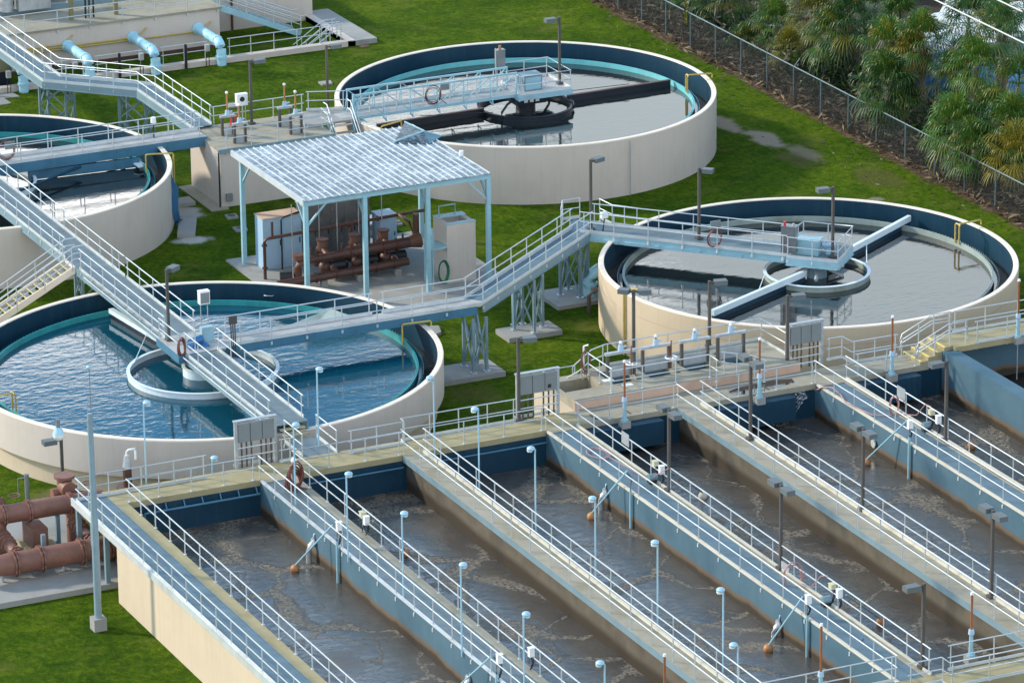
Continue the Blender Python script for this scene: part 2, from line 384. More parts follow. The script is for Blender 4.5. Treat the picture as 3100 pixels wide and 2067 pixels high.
# far wall and walkway slab
MB().box(1.45, 24.2, -1.19, .40, -1, 2.64).build('far_wall', M['lining'], bas); MB().box(24.2, 43.2, -1.1, .40, -1, 2.64).build('far_wall', M['lining'], bas)
MB().box(1.38, 24.0, -1.2, .55, 2.64, 2.9).build('far_walkway', M['conc_y'], bas)
MB().box(24.0, 41.75, -1.2, .55, 2.64, 2.9).build('far_walkway', M['conc'], bas)
DIV = [(8.12, 9.72, 'g'), (14.98, 16.02, 'c'), (22.0, 23.55, 'b'), (28.62, 29.86, 'c'), (35.78, 37.4, 'b')]
for x0, x1, kind in DIV:
    if kind == 'c':
        MB().box(x0+.14, x1-.14, YN, -.3, -1, 2.64).build('divider_wall', M['basin_br'], bas)
        MB().box(x0-.02, x1, YN, -1.2, 2.64, 2.9).build('divider_walkway', M['conc'], bas)
        MB().box(x0-.045, x0-.022, YN, -1.25, 2.60, 2.885).build('edge_plate', M['steelblue'], bas)
        MB().box(x1-.14, x1-.02, YN, -1.3, 2.902, 3.02).build('toe_curb', M['curb'], bas)
    else:
        MB().box(x0, x1, YN, -.3, -1, 2.82).build('divider_wall', M['basin'], bas)
        MB().box(x0+.10, x1-.34, YN, -1.6, 2.824, 2.87).build('divider_grating', M['grate_g' if kind == 'g' else 'grate_b'], bas)
        MB().box(x0-.01, x0+.10, YN, -1.25, 2.80, 2.905).build('edge_channel', M['curb' if kind == 'b' else 'toe'], bas)
        MB().box(x1-.34, x1+.01, YN, -1.25, 2.80, 2.905).build('concrete_curb', M['conc'], bas)
        MB().box(x0+.10, x1-.34, -1.6, -1.2, 2.60, 2.9).build('landing', M['conc'], bas)
        if kind == 'b': MB().box(x1-.10, x1-.02, YN, -1.3, 2.907, 3.0).build('toe_curb', M['curb'], bas)
# right-hand deep wall, raised deck and steps
MB().box(42.45, 43.2, -46, -1.2, -1, 3.42).build('divider_wall', M['basin'], bas)
MB().box(43.0, 62, -1.45, .45, 3.34, 3.6).build('raised_walkway', M['conc_y'], bas)
MB().box(43.2, 62, -.3, .40, 0, 3.34).build('far_wall', M['basin'], bas)
for i in range(4):
    x = 41.3+i*.42
    MB().box(x, 43.0, -1.2, .45, 2.9+.17*i+.002, 3.07+.17*i).build('step', M['conc_y'], bas)
    MB().box(x-.01, x+.10, -1.2, .45, 3.072+.17*i, 3.085+.17*i).build('step_nosing', M['yeltread'], bas)
# near walkway along the bottom right
MB().box(-.05, 62, -34.75, YN, 2.5, 2.9).build('near_walkway', M['conc_y'], bas); MB().box(-.05, 62, -34.6, -34.2, 0, 2.5).build('near_wall', M['cream'], bas)
MB().box(8.0, 62, YN-.05, YN+.2, -1, 2.5).build('near_lining', M['basin'], bas)
# troughs and header pipe hanging under the far walkway
for x0, x1 in ((23.8, 27.6), (30.5, 34.4), (37.7, 41.0)): MB().box(x0, x1, -1.85, -1.201, 1.55, 2.66).build('weir_trough', M['lining'], bas)
mb = MB(); mb.tube([(2.6,-1.42,2.35), (8.0,-1.42,2.35)], .055, 8)
for i in range(7): mb.tube([(2.8+i*.85,-1.42,2.35), (2.8+i*.85,-1.22,2.62)], .035, 6)
mb.tube([(2.6,-1.42,2.35), (2.6,-1.42,2.0)], .05, 8); mb.build('header_pipe', M['girder'], bas)
mb = MB(); mb.tube([(9.8,-1.4,2.4), (14.9,-1.4,2.4)], .04, 8); mb.build('header_pipe', M['girder'], bas)
mb = MB(); mb.tube([(16.1,-1.4,2.4), (21.9,-1.4,2.4)], .04, 8); mb.build('header_pipe', M['girder'], bas)
for x in (24.6, 26.3, 31.2, 33.4): MB().box(x, x+.12, -1.0, -.2, 2.903, 2.907).build('joint_strip', M['basin_br'], bas)
for x0, x1, n in ((1.9, 8.2, 0), (9.6, 15.2, 1), (15.8, 22.1, 2), (23.4, 28.8, 3), (29.7, 35.9, 4), (37.3, 42.6, 5)):
    mb = MB(); ny = 2; mb.add([(x0, -46 if n == 0 else YN, 1.25), (x1, -46 if n == 0 else YN, 1.25), (x1, -.25, 1.25), (x0, -.25, 1.25)], [(0,1,2,3)]); struct('water', mb, M['liquor'])
struct('water', MB().add([(43.1,-46,1.3), (62,-46,1.3), (62,-.2,1.3), (43.1,-.2,1.3)], [(0,1,2,3)]), M['launder'])
struct('puddle', MB().prism([(31.6,-.95),(33.2,-1.0),(35.0,-.6),(35.1,-.1),(34.2,.1),(32.4,-.05),(31.7,-.3)], 2.902, 2.906), M['calm'])
# ------------------------------------------------------------------ rails on the basin
G = 'guard rails on the aeration basin'
YE = -33.1
rail('guard rail with white plate along the cream outer wall, farthest left', [(0,-44,2.9),(0,0,2.9),(6.1,.08,2.9)], G, spacing=1.66, drop=.28, brk=True)
rail('guard rail at water side of the leftmost walkway beside tan curb', [(1.93,-44,2.9),(1.93,-1.1,2.9),(7.95,-1.1,2.9)], G, spacing=1.7, toe=False, drop=.25)
nm = ['grey grating wall second from left', 'tan wall right of the grey grating wall', 'blue grating wall in the middle of the basin', 'tan wall right of the middle blue wall', 'blue grating wall farthest right']
for (x0, x1, kind), n, nxt in zip(DIV, nm, (14.95, 21.95, 28.6, 35.75, 42.3)):
    y0 = YE if kind != 'g' else -40
    rail('left guard rail on the '+n, [(x0+(.02 if kind != 'c' else .06), y0, 2.9), (x0+(.02 if kind != 'c' else .06), -1.0, 2.9)], G, toe=False, drop=.35 if kind != 'c' else .22, brk=True)
    e = [(x1-.02, y0, 2.9), (x1-.02, -1.1, 2.9)] + ([(nxt, -1.1, 2.9)] if x1 < 35 else [])
    rail('right guard rail on the '+n, e, G, toe=False, drop=.3)
rail('guard rail along the walkway foot of the steps by wide channel', [(37.9,-1.12,2.9),(41.2,-1.12,2.9)], G, spacing=1.6, toe=False)
rail('guard rail on outer edge of the walkway between panel and bridge stairs', [(9.7,.42,2.9),(10.35,.42,2.9)], G, spacing=1.6)
rail('guard rail on far edge of the walkway left of the second panel', [(12.9,.06,2.9),(15.6,.06,2.9),(15.6,.48,2.9),(21.3,.48,2.9)], G, spacing=1.62)
rail('guard rail on far walkway edge right of the third panel', [(37.4,.75,3.15),(38.2,.75,3.15),(38.6,.5,2.9),(41.0,.45,2.9)], G, spacing=1.5)
rail('guard rail on far edge of raised walkway at the right', [(43.9,.35,3.6),(58,.35,3.6)], G, spacing=1.75)
rail('guard rail over the water edge of raised walkway at the right', [(44.1,-1.38,3.6),(58,-1.38,3.6)], G, spacing=1.75, drop=.3)
for y, w in ((.40, 'far'), (-1.12, 'near')):
    r = thing('stair_handrail', 'looped handrail on the %s side of the yellow edged concrete steps' % w, 'handrail', (41.2, y, 2.9), 'handrails of the yellow edged steps')
    for dz, nme in ((1.07,'top_rail'),(.62,'mid_rail'),(.78,'grab_rail')): MB().tube([(41.1,y,2.9+dz-.35),(41.2,y,2.9+dz),(42.8,y,3.6+dz),(43.8,y,3.6+dz),(43.85,y,3.6+dz-.4)], .028, 8).build(nme, M['rail'], r)
    for x, z in ((41.2,2.9),(42.1,3.3),(42.9,3.6),(43.75,3.6)): MB().tube([(x,y,z-.2),(x,y,z+1.07)], .03, 8).build('post', M['rail'], r)
rail('near guard rail of the tan walkway at bottom right by the lamp', [(22.0,-34.0,2.9),(23.5,-34.0,2.9),(23.5,-34.65,2.9),(45,-34.65,2.9)], G, spacing=1.75)
rail('water side guard rail of the tan walkway at bottom right', [(24.3,-33.12,2.9),(28.5,-33.12,2.9)], G, spacing=1.75)
rail('guard rail across the end of the third channel at bottom', [(16.0,-33.1,2.9),(21.9,-33.1,2.9)], G, spacing=1.75)
rail('guard rail across the bottom right corner channel end', [(29.9,-33.12,2.9),(36,-33.12,2.9)], G, spacing=1.75)
# ------------------------------------------------------------------ round clarifier tanks
def ringpts(c, r, z, n=96, a0=0, a1=2*math.pi):
    return [(c[0]+r*math.cos(a0+(a1-a0)*i/n), c[1]+r*math.sin(a0+(a1-a0)*i/n), z) for i in range(n+1)]
def tank(c, R, zr, label, paint, frp, ledge=False, teeth=True, wz=.95, water_mat='calm', frptop=None):
    x, y = c; t = thing('clarifier_tank', label, 'tank', (x, y, 0), 'round clarifier tanks'); zw = zr-wz
    if ledge:
        prof = [(R, zr-1.80), (R, zr-.05)]; b_ = MB().lathe(x, y, [(R-.34, 0), (R-.34, zr-1.7)], 160, False).build('wall_base', M['cream'], t); b_.data.polygons.foreach_set('use_smooth', [True]*len(b_.data.polygons)); MB().ring(x, y, R-.34, R, zr-1.84, zr-1.80, 160).build('ledge_soffit', M['cream'], t)
    else: prof = [(R, 0), (R, zr-.05)]
    n = 160
    ob = MB().lathe(x, y, prof, n, False).build('wall', M[paint], t); ob.data.polygons.foreach_set('use_smooth', [True]*len(ob.data.polygons))
    if paint == 'cream_tank': MB().lathe(x, y, [(R+.004, zr-.86), (R+.004, zr-.90)], n, False).build('joint_line', M['peach'], t)
    MB().lathe(x, y, [(R, zr-.05), (R-.02, zr), (R-.26, zr), (R-.28, zr-.05)], n, False).build('rim', M['rim'], t)
    ob = MB().lathe(x, y, [(R-.28, zr-.05), (R-.28, zr-1.76)], n, False).build('lining', M['lining'], t); ob.data.polygons.foreach_set('use_smooth', [True]*len(ob.data.polygons))
    # launder trough between the wall and the weir
    MB().ring(x, y, R-.98, R-.27, zr-1.75, zr-1.70, n).build('launder_floor', M['lining'], t)
    MB().ring(x, y, R-1.04, R-.97, zr-1.8, zw+.02, n).build('weir_wall', M['lining'], t)
    mb = MB().ring(x, y, R-.965, R-.94, zw-.2, zw+.10, n)
    if teeth:
        m = 260
        for k in range(m):
            a = 2*math.pi*k/m; ca, sa = math.cos(a), math.sin(a); px, py = x+(R-.952)*ca, y+(R-.952)*sa; h = .055
            mb.add([(px-sa*h, py+ca*h, zw+.09), (px+sa*h, py-ca*h, zw+.09), (px+sa*h*.4, py-ca*h*.4, zw+.19), (px-sa*h*.4, py+ca*h*.4, zw+.19)], [(0,1,2,3)])
    mb.build('notched_weir', M[frp], t)
    MB().ring(x, y, R-1.30, R-1.27, zw-.3, zw+.28, n).build('scum_baffle', M[frptop or frp], t)
    MB().ring(x, y, R-1.27, R-1.19, zw+.20, zw+.26, n).build('baffle_flange', M[frptop or frp], t)
    MB().disk(x, y, zr-2.3, R-.5, n).build('floor', M['lining'], t)
    struct('water', MB().disk(x, y, zw, R-1.0, n), M[water_mat])
    mb = MB().ring(x, y, R-.97, R-.28, zw-.42, zw-.40, n); struct('water', mb, M['launder'])
    t['zw'] = zw
    return t
T1c, T2c, T3c, T4c = (44.0, 47.45), (43.8, 14.35), (11.9, 15.1), (11.8, 47.5)
T1 = tank(T1c, 10.57, 3.2, 'far round tank with trussed bridge and smooth turquoise ring, beyond the metal canopy', 'paint', 'tealhi', teeth=False)
T2 = tank(T2c, 10.38, 3.15, 'right hand round tank with cream wall, square platform and white skimmer arm', 'cream_tank', 'greyfrp', wz=.92)
T3 = tank(T3c, 11.33, 2.9, 'nearest round tank with overhanging wall and rippled blue water, lower left', 'paint', 'teal', ledge=True, wz=.85, water_mat='wavy')
T4 = tank(T4c, 10.50, 3.2, 'round tank cut by the left edge with glaring white water', 'paint', 'teal')
z1, z2, z3, z4 = T1['zw'], T2['zw'], T3['zw'], T4['zw']
def P2(c, r, deg, z): return (c[0]+r*math.cos(R_(deg)), c[1]+r*math.sin(R_(deg)), z)
def feedwell(t, c, r, z, h, mat, top, th=.07):
    MB().ring(c[0], c[1], r-th, r, z-.4, z+h-.03, 72).build('feedwell_ring', M[mat], t)
    MB().ring(c[0], c[1], r-th-.05, r+.05, z+h-.03, z+h, 72).build('feedwell_flange', M[top], t)
# T1: dark plate skimmer across the whole tank, dark feedwell, drive head
feedwell(T1, T1c, 2.65, z1, .26, 'navy', 'navy', .08)
for r0, r1, dg in ((2.6, 9.1, 1.5), (2.6, 9.1, 181.5)):
    MB().beam(P2(T1c, r0, dg, z1+.16), P2(T1c, r1, dg, z1+.16), .10, .40).build('skimmer_arm', M['navy'], T1)
    MB().beam(P2(T1c, r0, dg, z1+.38), P2(T1c, r1, dg, z1+.38), .2, .04).build('arm_flange', M['brown'], T1)
    MB().tube([P2(T1c, 2.6, dg+20, z1+.35), P2(T1c, 6.5, dg, z1+.5)], .02, 6).build('stay_rod', M['navy'], T1)
for a in (35, 145, 325, 215): MB().tube([P2(T1c, .8, a, z1+.9), P2(T1c, 2.0, a, z1+.75), P2(T1c, 2.62, a, z1+.45), P2(T1c, 2.70, a, z1+.1)], .07, 8).build('ring_hanger', M['navy'], T1)
MB().box(T1c[0]-.9, T1c[0]+.9, T1c[1]-.8, T1c[1]+.8, z1+.45, z1+.95).build('drive_head', M['navy'], T1)
mb = MB()
for i in (-.35, 0, .35): mb.box(T1c[0]+i-.11, T1c[0]+i+.11, T1c[1]-.82, T1c[1]-.805, z1+.58, z1+.82)
mb.build('drive_window', M['white'], T1)
MB().cyl(T1c[0], T1c[1], 0, z1+.5, .55, n=24).build('centre_column', M['navy'], T1)
MB().tube([(T1c[0]+1.2, T1c[1]-10.6, 3.05), (T1c[0]+1.2, T1c[1]-10.6, 0)], .025, 6).build('wall_conduit', M['galv'], T1)
# T2: white topped arms, blue-white feedwell
feedwell(T2, (44.3,14.35), 2.62, z2, .30, 'greyfrp', 'whitefrp')
e0 = at(2753, 660, z2+.42); e1 = at(2157, 947, z2+.42)
for e in (e0, e1):
    c0 = Vector((44.3, 14.35, z2+.42)); d = (e-c0).normalized()
    MB().beam(c0+d*1.0, e, .20, .30).build('skimmer_arm', M['whitefrp'], T2); MB().beam(c0+d*1.0-Vector((0,0,.30)), e-Vector((0,0,.30)), .06, .34).build('arm_web', M['lining'], T2)
    mid = c0+d*5.2; sd = Vector((-d.y, d.x, 0))
    MB().tube([mid+sd*.1-Vector((0,0,.1)), c0+d*2.2-sd*1.6-Vector((0,0,.1))], .025, 6).build('stay_rod', M['whitefrp'], T2)
MB().cyl(44.3, 14.35, 0, 3.0, .5, n=20).build('centre_column', M['steelblue'], T2)
for a in range(0, 360, 60): MB().tube([P2((44.3,14.35), .5, a, 2.75), P2((44.3,14.35), 1.5, a, 2.5)], .09, 6).build('drive_bracket', M['galv'], T2)
# T3: white arm, outer and inner rings
feedwell(T3, T3c, 3.55, z3, .30, 'whitefrp', 'whitefrp'); feedwell(T3, T3c, .95, z3, .45, 'whitefrp', 'whitefrp', .06)
a0 = at(317, 928, z3+.42); c0 = Vector((*T3c, z3+.42)); d = (a0-c0).normalized()
for s_ in (1, -1):
    MB().beam(c0+d*1.2*s_, c0+d*9.6*s_, .26, .22).build('skimmer_arm', M['whitefrp'], T3); MB().beam(c0+d*1.2*s_-Vector((0,0,.3)), c0+d*9.6*s_-Vector((0,0,.3)), .06, .4).build('arm_web', M['navy'], T3)
    sd = Vector((-d.y, d.x, 0)); MB().tube([c0+d*5.5*s_+sd*.15, c0+d*2.4*s_+sd*2.4*s_-Vector((0,0,.1))], .022, 6).build('stay_rod', M['whitefrp'], T3)
MB().tube([(12.2,13.9,z3+.3), at(630,1085,z3+.5)], .07, 8).build('slanted_prop', M['whitefrp'], T3)
MB().cyl(T3c[0], T3c[1], 0, 3.2, .38, n=20).build('centre_column', M['tealhi'], T3)
p = at(890, 965, z3+.3); q = at(990, 930, z3+.6)
MB().add([at(856,992,z3+.05), at(1000,933,z3+.5), at(1062,957,z3+.5), at(950,985,z3+.05), at(856,992,z3-.2), at(1000,933,z3-.2), at(1062,957,z3-.2), at(950,985,z3-.2)], [(0,3,2,1),(0,1,5,4),(1,2,6,5),(2,3,7,6),(3,0,4,7)]).build('scum_ramp', M['greyfrp'], T3)
for z in (2.35, 1.98):
    MB().tube([P2(T3c, 11.0, 52.3, z), P2(T3c, 10.85, 52.3, z), P2(T3c, 10.85, 50, z), P2(T3c, 11.0, 50, z)], .02, 6).build('ladder_rung', M['galv'], T3)
# T4: arm across under its bridge, scum box
feedwell(T4, T4c, 3.3, z4, .30, 'whitefrp', 'whitefrp')
for dg in (-4, 176):
    MB().beam(P2(T4c, 3.0, dg, z4+.3), P2(T4c, 9.1, dg, z4+.3), .22, .5).build('skimmer_arm', M['girder'], T4)
MB().tube([at(12,597,z4+.45), at(362,458,z4+.45), at(398,477,z4+.45)], .07, 6).build('scum_frame', M['lining'], T4)
MB().beam(at(362,458,z4+.48), at(398,477,z4+.48), .14, .05).build('frame_cap', M['tealhi'], T4)
MB().beam(at(412,490,z4+.3), at(432,505,z4+.2), .5, .06).build('scum_flap', M['whitefrp'], T4)
# yellow gooseneck pipes hooked over the rims
def hook(t, c, R, deg, zr, reach=1.35, down=1.0, twin=True, outer=.25):
    mb = MB(); z = zr+.28
    for s_ in ((-.17, .17) if twin else (0,)):
        rad = lambda r: (c[0]+r*math.cos(R_(deg))-s_*math.sin(R_(deg)), c[1]+r*math.sin(R_(deg))+s_*math.cos(R_(deg)))
        mb.tube([(*rad(R-reach), z-down), (*rad(R-reach), z-.06), (*rad(R-reach+.05), z)], .045, 8)
    a = lambda r, s_: (c[0]+r*math.cos(R_(deg))-s_*math.sin(R_(deg)), c[1]+r*math.sin(R_(deg))+s_*math.cos(R_(deg)))
    if twin: mb.tube([(*a(R-reach+.05, -.17), z), (*a(R-reach+.05, .17), z)], .045, 8)
    mb.tube([(*a(R-reach+.05, 0), z), (*a(R+.06, 0), z), (*a(R+.12, 0), z-.06), (*a(R+.12, 0), z-outer)], .045, 8)
    mb.build('gooseneck_pipe', M['yellow'], t)
ang = lambda c, p: math.degrees(math.atan2(p[1]-c[1], p[0]-c[0]))
hook(T1, T1c, 10.57, ang(T1c, (54.2,45.2)), 3.2); hook(T1, T1c, 10.57, ang(T1c, (34.3,44.3)), 3.2, twin=False)
hook(T2, T2c, 10.38, ang(T2c, (54.0,15.3)), 3.15); hook(T3, T3c, 11.33, ang(T3c, (23.2,14.3)), 2.9, twin=False); hook(T4, T4c, 10.5, ang(T4c, (21.8,44.75)), 3.2, twin=False, outer=3.0)
pp = at(6, 1195, 3.2); hook(T3, T3c, 11.33, ang(T3c, pp), 2.9)
pp = at(1893, 885, 3.2); an = ang(T2c, pp); mb = MB(); q = P2(T2c, 10.46, an, 0); mb.tube([(q[0],q[1],0), (q[0],q[1],3.2), P2(T2c, 10.36, an, 3.38), P2(T2c, 9.6, an+4, 3.38)], .06, 8)
for z in (1.2, 2.4): mb.beam((q[0],q[1],z), P2(T2c, 10.38, an, z), .1, .06)
mb.build('gooseneck_pipe', M['yellow'], T2)
# ------------------------------------------------------------------ footbridges
def deck_path(th_, pts, wid, z, gmat, girder='girder', gh=.38, thick=.06):
    """flat deck along a level polyline, mitred, with a girder on each side"""
    P = [Vector((p[0], p[1])) for p in pts]; n = len(P); L = []; Rr = []
    for i in range(n):
        d0 = (P[i]-P[i-1]).normalized() if i else (P[1]-P[0]).normalized()
        d1 = (P[i+1]-P[i]).normalized() if i < n-1 else d0
        m = (d0+d1).normalized(); nn = Vector((-m.y, m.x)); k = wid/2/max(.5, nn.dot(Vector((-d0.y, d0.x))))
        L.append(P[i]+nn*k); Rr.append(P[i]-nn*k)
    for i in range(n-1):
        MB().prism([tuple(Rr[i]), tuple(Rr[i+1]), tuple(L[i+1]), tuple(L[i])], z-thick, z).build('deck', M[gmat], th_)
    for side in (L, Rr):
        mb = MB()
        for i in range(n-1):
            a, b = Vector((*side[i], z-gh/2-.003)), Vector((*side[i+1], z-gh/2-.003)); mb.beam(a, b, .06, gh); mb.beam(a-Vector((0,0,gh/2)), b-Vector((0,0,gh/2)), .16, .025)
        mb.build('girder', M[girder], th_)
    return L, Rr
def brail(th_, pts, z, **k):
    g = None
    o = Vector(th_['org'])
    g = MB().tube([Vector((p[0],p[1],z+1.07)) for p in pts], .03, 8).build('guard_rail', M['rail'], th_)
    pts3 = [Vector((p[0],p[1],z)) for p in pts]
    MB().tube([p+Vector((0,0,.57)) for p in pts3], .027, 8).build('mid_rail', M['rail'], g)
    if k.get('toe', True):
        mb = MB()
        for a, b in zip(pts3, pts3[1:]): mb.beam(a+Vector((0,0,.08)), b+Vector((0,0,.08)), .022, k.get('toeh', .16))
        mb.build('toe_plate', M['toe'], g)
    me = post_mesh(k.get('drop', .25), 1.07, True)
    for i, (a, b) in enumerate(zip(pts3, pts3[1:])):
        Ln = (b-a).length; n = max(1, round(Ln/k.get('spacing', 1.75)))
        for j in range(n+1 if i == len(pts3)-2 else n):
            ob = bpy.data.objects.new('post', me); COL.objects.link(ob); ob.parent = g; ob.location = a.lerp(b, min(max(j/n, .02), .98))-o
def off(pts, d):
    P = [Vector((p[0], p[1])) for p in pts]; out = []
    for i in range(len(P)):
        d0 = (P[i]-P[i-1]).normalized() if i else (P[1]-P[0]).normalized(); d1 = (P[i+1]-P[i]).normalized() if i < len(P)-1 else d0
        m = (d0+d1).normalized(); nn = Vector((-m.y, m.x)); out.append(tuple(P[i]+nn*(d/max(.5, nn.dot(Vector((-d0.y, d0.x)))))))
    return out
# 1. long bridge over the left tanks, parallel to the basin walls
XC = 11.6; WD = 1.6
br1 = thing('footbridge', 'long straight steel footbridge crossing the two left tanks towards the basin', 'footbridge', (XC, 29, B))
deck_path(br1, [(XC, 3.6), (XC, 66)], WD, B, 'grate_g', 'steelblue')
brail(br1, [(XC+.78, 4.0), (XC+.78, 14.4)], B); brail(br1, [(XC+.78, 17.2), (XC+.78, 26.3)], B); brail(br1, [(XC+.78, 26.5), (XC+.78, 66)], B)
brail(br1, [(XC-.82, 4.0), (XC-.82, 14.5)], B); brail(br1, [(XC-.82, 17.0), (XC-.82, 28.6)], B); brail(br1, [(XC-.82, 30.6), (XC-.82, 66)], B)
# cable tray slung on the left girder
mb = MB().tube([(XC-1.0, 4.2, B-.05), (XC-1.0, 27.5, B-.05)], .035, 6); mb.build('conduit', M['galv'], br1)
mb = MB()
for i in range(9): mb.tube([(XC-.96, 17.5+i*1.1, B+.12), (XC-.96, 18.3+i*1.1, B+.12)], .03, 6)
mb.build('floodlight_tube', M['panelgrey'], br1)
# platform bump at the middle of the near tank
MB().box(XC-1.15, XC+1.3, 14.4, 17.2, B+.003, B+.03).build('platform', M['grate_l'], br1); MB().box(XC-1.2, XC-1.1, 14.3, 17.2, B-.35, B+.02).build('platform_girder', M['girder'], br1); MB().box(XC-1.1, XC-.2, 14.3, 14.4, B-.35, B+.02).build('platform_girder', M['girder'], br1)
brail(br1, [(XC-.82,17.0),(XC-1.12,17.0),(XC-1.12,14.4),(XC-.30,14.4)], B, toe=False)
# steps down to the basin walkway
for i in range(3): MB().box(XC-.6, XC+.6, 3.3-.33*i, 3.6-.33*i, B-.17*(i+1)-.03, B-.17*(i+1)).build('step', M['conc_y'], br1)
MB().box(XC-.7, XC+.85, .55, 2.75, 2.80, 2.9).build('lower_landing', M['grate_g'], br1)
brail(br1, [(XC+.85, 2.7), (XC+.85, .35)], 2.9); brail(br1, [(XC-.7, 2.7), (XC-.7, .6)], 2.9)
# 2. bridge from the near tank to the right, its 45 degree leg and the leg to the right tank
pA = [(12.9, 15.2), (25.9, 15.2), (35.6, 23.0)]
br2 = thing('footbridge', 'pale footbridge running right from near tank with slanted leg behind the canopy', 'footbridge', (25.9, 15.2, B))
deck_path(br2, pA[:2], 1.15, B, 'grate_l'); deck_path(br2, pA[1:], 1.15, B, 'grate_b', 'steelblue')
MB().prism([(25.4,14.63),(26.1,14.63),(26.6,15.0),(25.9,15.9),(25.4,15.77)], B-.05, B+.004).build('deck_joint', M['grate_l'], br2)
oL, oR = off(pA, .57), off(pA, -.57)
brail(br2, [(13.2, oL[0][1]), (20.9, oL[0][1])], B); brail(br2, [(21.4, oL[0][1]), oL[1], oL[2]], B, toeh=.2); brail(br2, [(13.4, oR[0][1]), oR[1], oR[2]], B)
MB().tube([(16.5, 15.9, 3.1), (21, 15.9, 3.05), (22.3, 15.75, 3.2)], .02, 6).build('slack_cable', M['wire'], br2)
# 3. bridge to the right tank with its square platform
br3 = thing('footbridge', 'footbridge over right tank ending in a square platform with control boxes', 'footbridge', (38, 21, B))
P3 = [(35.9, 23.3), (43.4, 15.35)]
deck_path(br3, P3, 1.5, B, 'grate_g', 'blue')
o3L, o3R = off(P3, .74), off(P3, -.74)
plat = [(42.65,14.45), (44.5,12.6), (46.4,14.5), (44.6,16.3)]
MB().prism(plat, B-.06, B+.004).build('platform', M['grate_g'], br3)
mb = MB()
for i in range(4): a, b = plat[i], plat[(i+1) % 4]; mb.beam((*a, B-.18), (*b, B-.18), .06, .36); mb.beam((*a, B-.38), (*b, B-.38), .14, .03)
mb.build('platform_girder', M['blue'], br3)
brail(br3, [plat[0], plat[1], plat[2], plat[3], (44.05, 15.85)], B, spacing=1.3); brail(br3, [o3L[0], (44.05,15.85)], B, spacing=1.75); brail(br3, [o3R[0], (42.75,14.6)], B, spacing=1.75)
mb = MB()
for k in range(5):
    a = Vector((*o3R[0], B-.32)).lerp(Vector((*o3R[1], B-.32)), k/5+.02); b = Vector((*o3R[0], B-.32)).lerp(Vector((*o3R[1], B-.32)), k/5+.19); s_ = Vector((-.73*.07, -.69*.07, 0)); mb.beam(a+s_, b+s_, .1, .16)
mb.build('cable_tray', M['blue'], br3)
# landing where the slanted walk meets the right tank bridge
MB().prism([(34.9,23.5),(35.3,22.5),(36.6,22.6),(37.0,24.0),(36.0,24.9)], B-.06, B+.008).build('landing', M['grate_b'], br3)
brail(br3, [(34.7,23.6),(35.4,24.9),(36.4,24.9)], B, spacing=1.2); brail(br3, [(37.2,24.3),(37.3,23.1),(38.2,22.0)], B, spacing=1.3)
rail_y = lambda c, x, y: None
# control boxes on the platform
def box_unit(name, label, cat, c, sx, sy, sz, mat, rot=0, legs=None, extra=None):
    t = thing(name, label, cat, c); u, v = Vector((math.cos(rot), math.sin(rot), 0)), Vector((-math.sin(rot), math.cos(rot), 0)); c = Vector(c); z0 = legs or 0
    MB().beam(c+Vector((0,0,z0)), c+Vector((0,0,z0+sz)), sx, sy, up=tuple(v)).build('cabinet', M[mat], t)
    MB().beam(c+Vector((0,0,z0+sz)), c+Vector((0,0,z0+sz+.03)), sx*1.06, sy*1.06, up=tuple(v)).build('lid', M[mat], t)
    MB().beam(c-v*(sy/2+.006)+Vector((0,0,z0+sz*.08)), c-v*(sy/2+.006)+Vector((0,0,z0+sz*.92)), sx*.86, .012, up=tuple(v)).build('door', M[extra or mat], t)
    if legs:
        for s_ in (-1, 1): MB().tube([c+u*(s_*sx*.35), c+u*(s_*sx*.35)+Vector((0,0,z0))], .025, 6).build('leg', M['galv'], t)
    return t
c = at(2414, 750, B); k1 = box_unit('control_cabinet', 'stainless control cabinet with red beacon on the square tank platform', 'control box', (42.95,14.75,B), .75, .35, 1.35, 'ss', R_(-45), .15)
MB().cyl(42.78,14.92,B+1.53,B+1.72,.07,n=12).build('beacon', M['red'], k1); MB().cyl(43.1,14.6,B+1.53,B+1.66,.06,n=12).build('button', M['galv'], k1)
box_unit('drive_housing', 'low blue drive housing on the square platform of the right tank', 'machine housing', (44.0,14.6,B), 1.15, .8, .75, 'blue', R_(-45))
mt = thing('drive_motor', 'small white blue motor beside the blue drive housing on square platform', 'motor', (44.75,14.1,B)); MB().tube([(44.55,14.25,B+.45),(45.05,13.85,B+.45)], .13, 12).build('motor_body', M['cab'], mt); MB().box(44.6,45,13.9,14.2,B,B+.3).build('motor_foot', M['blue'], mt)
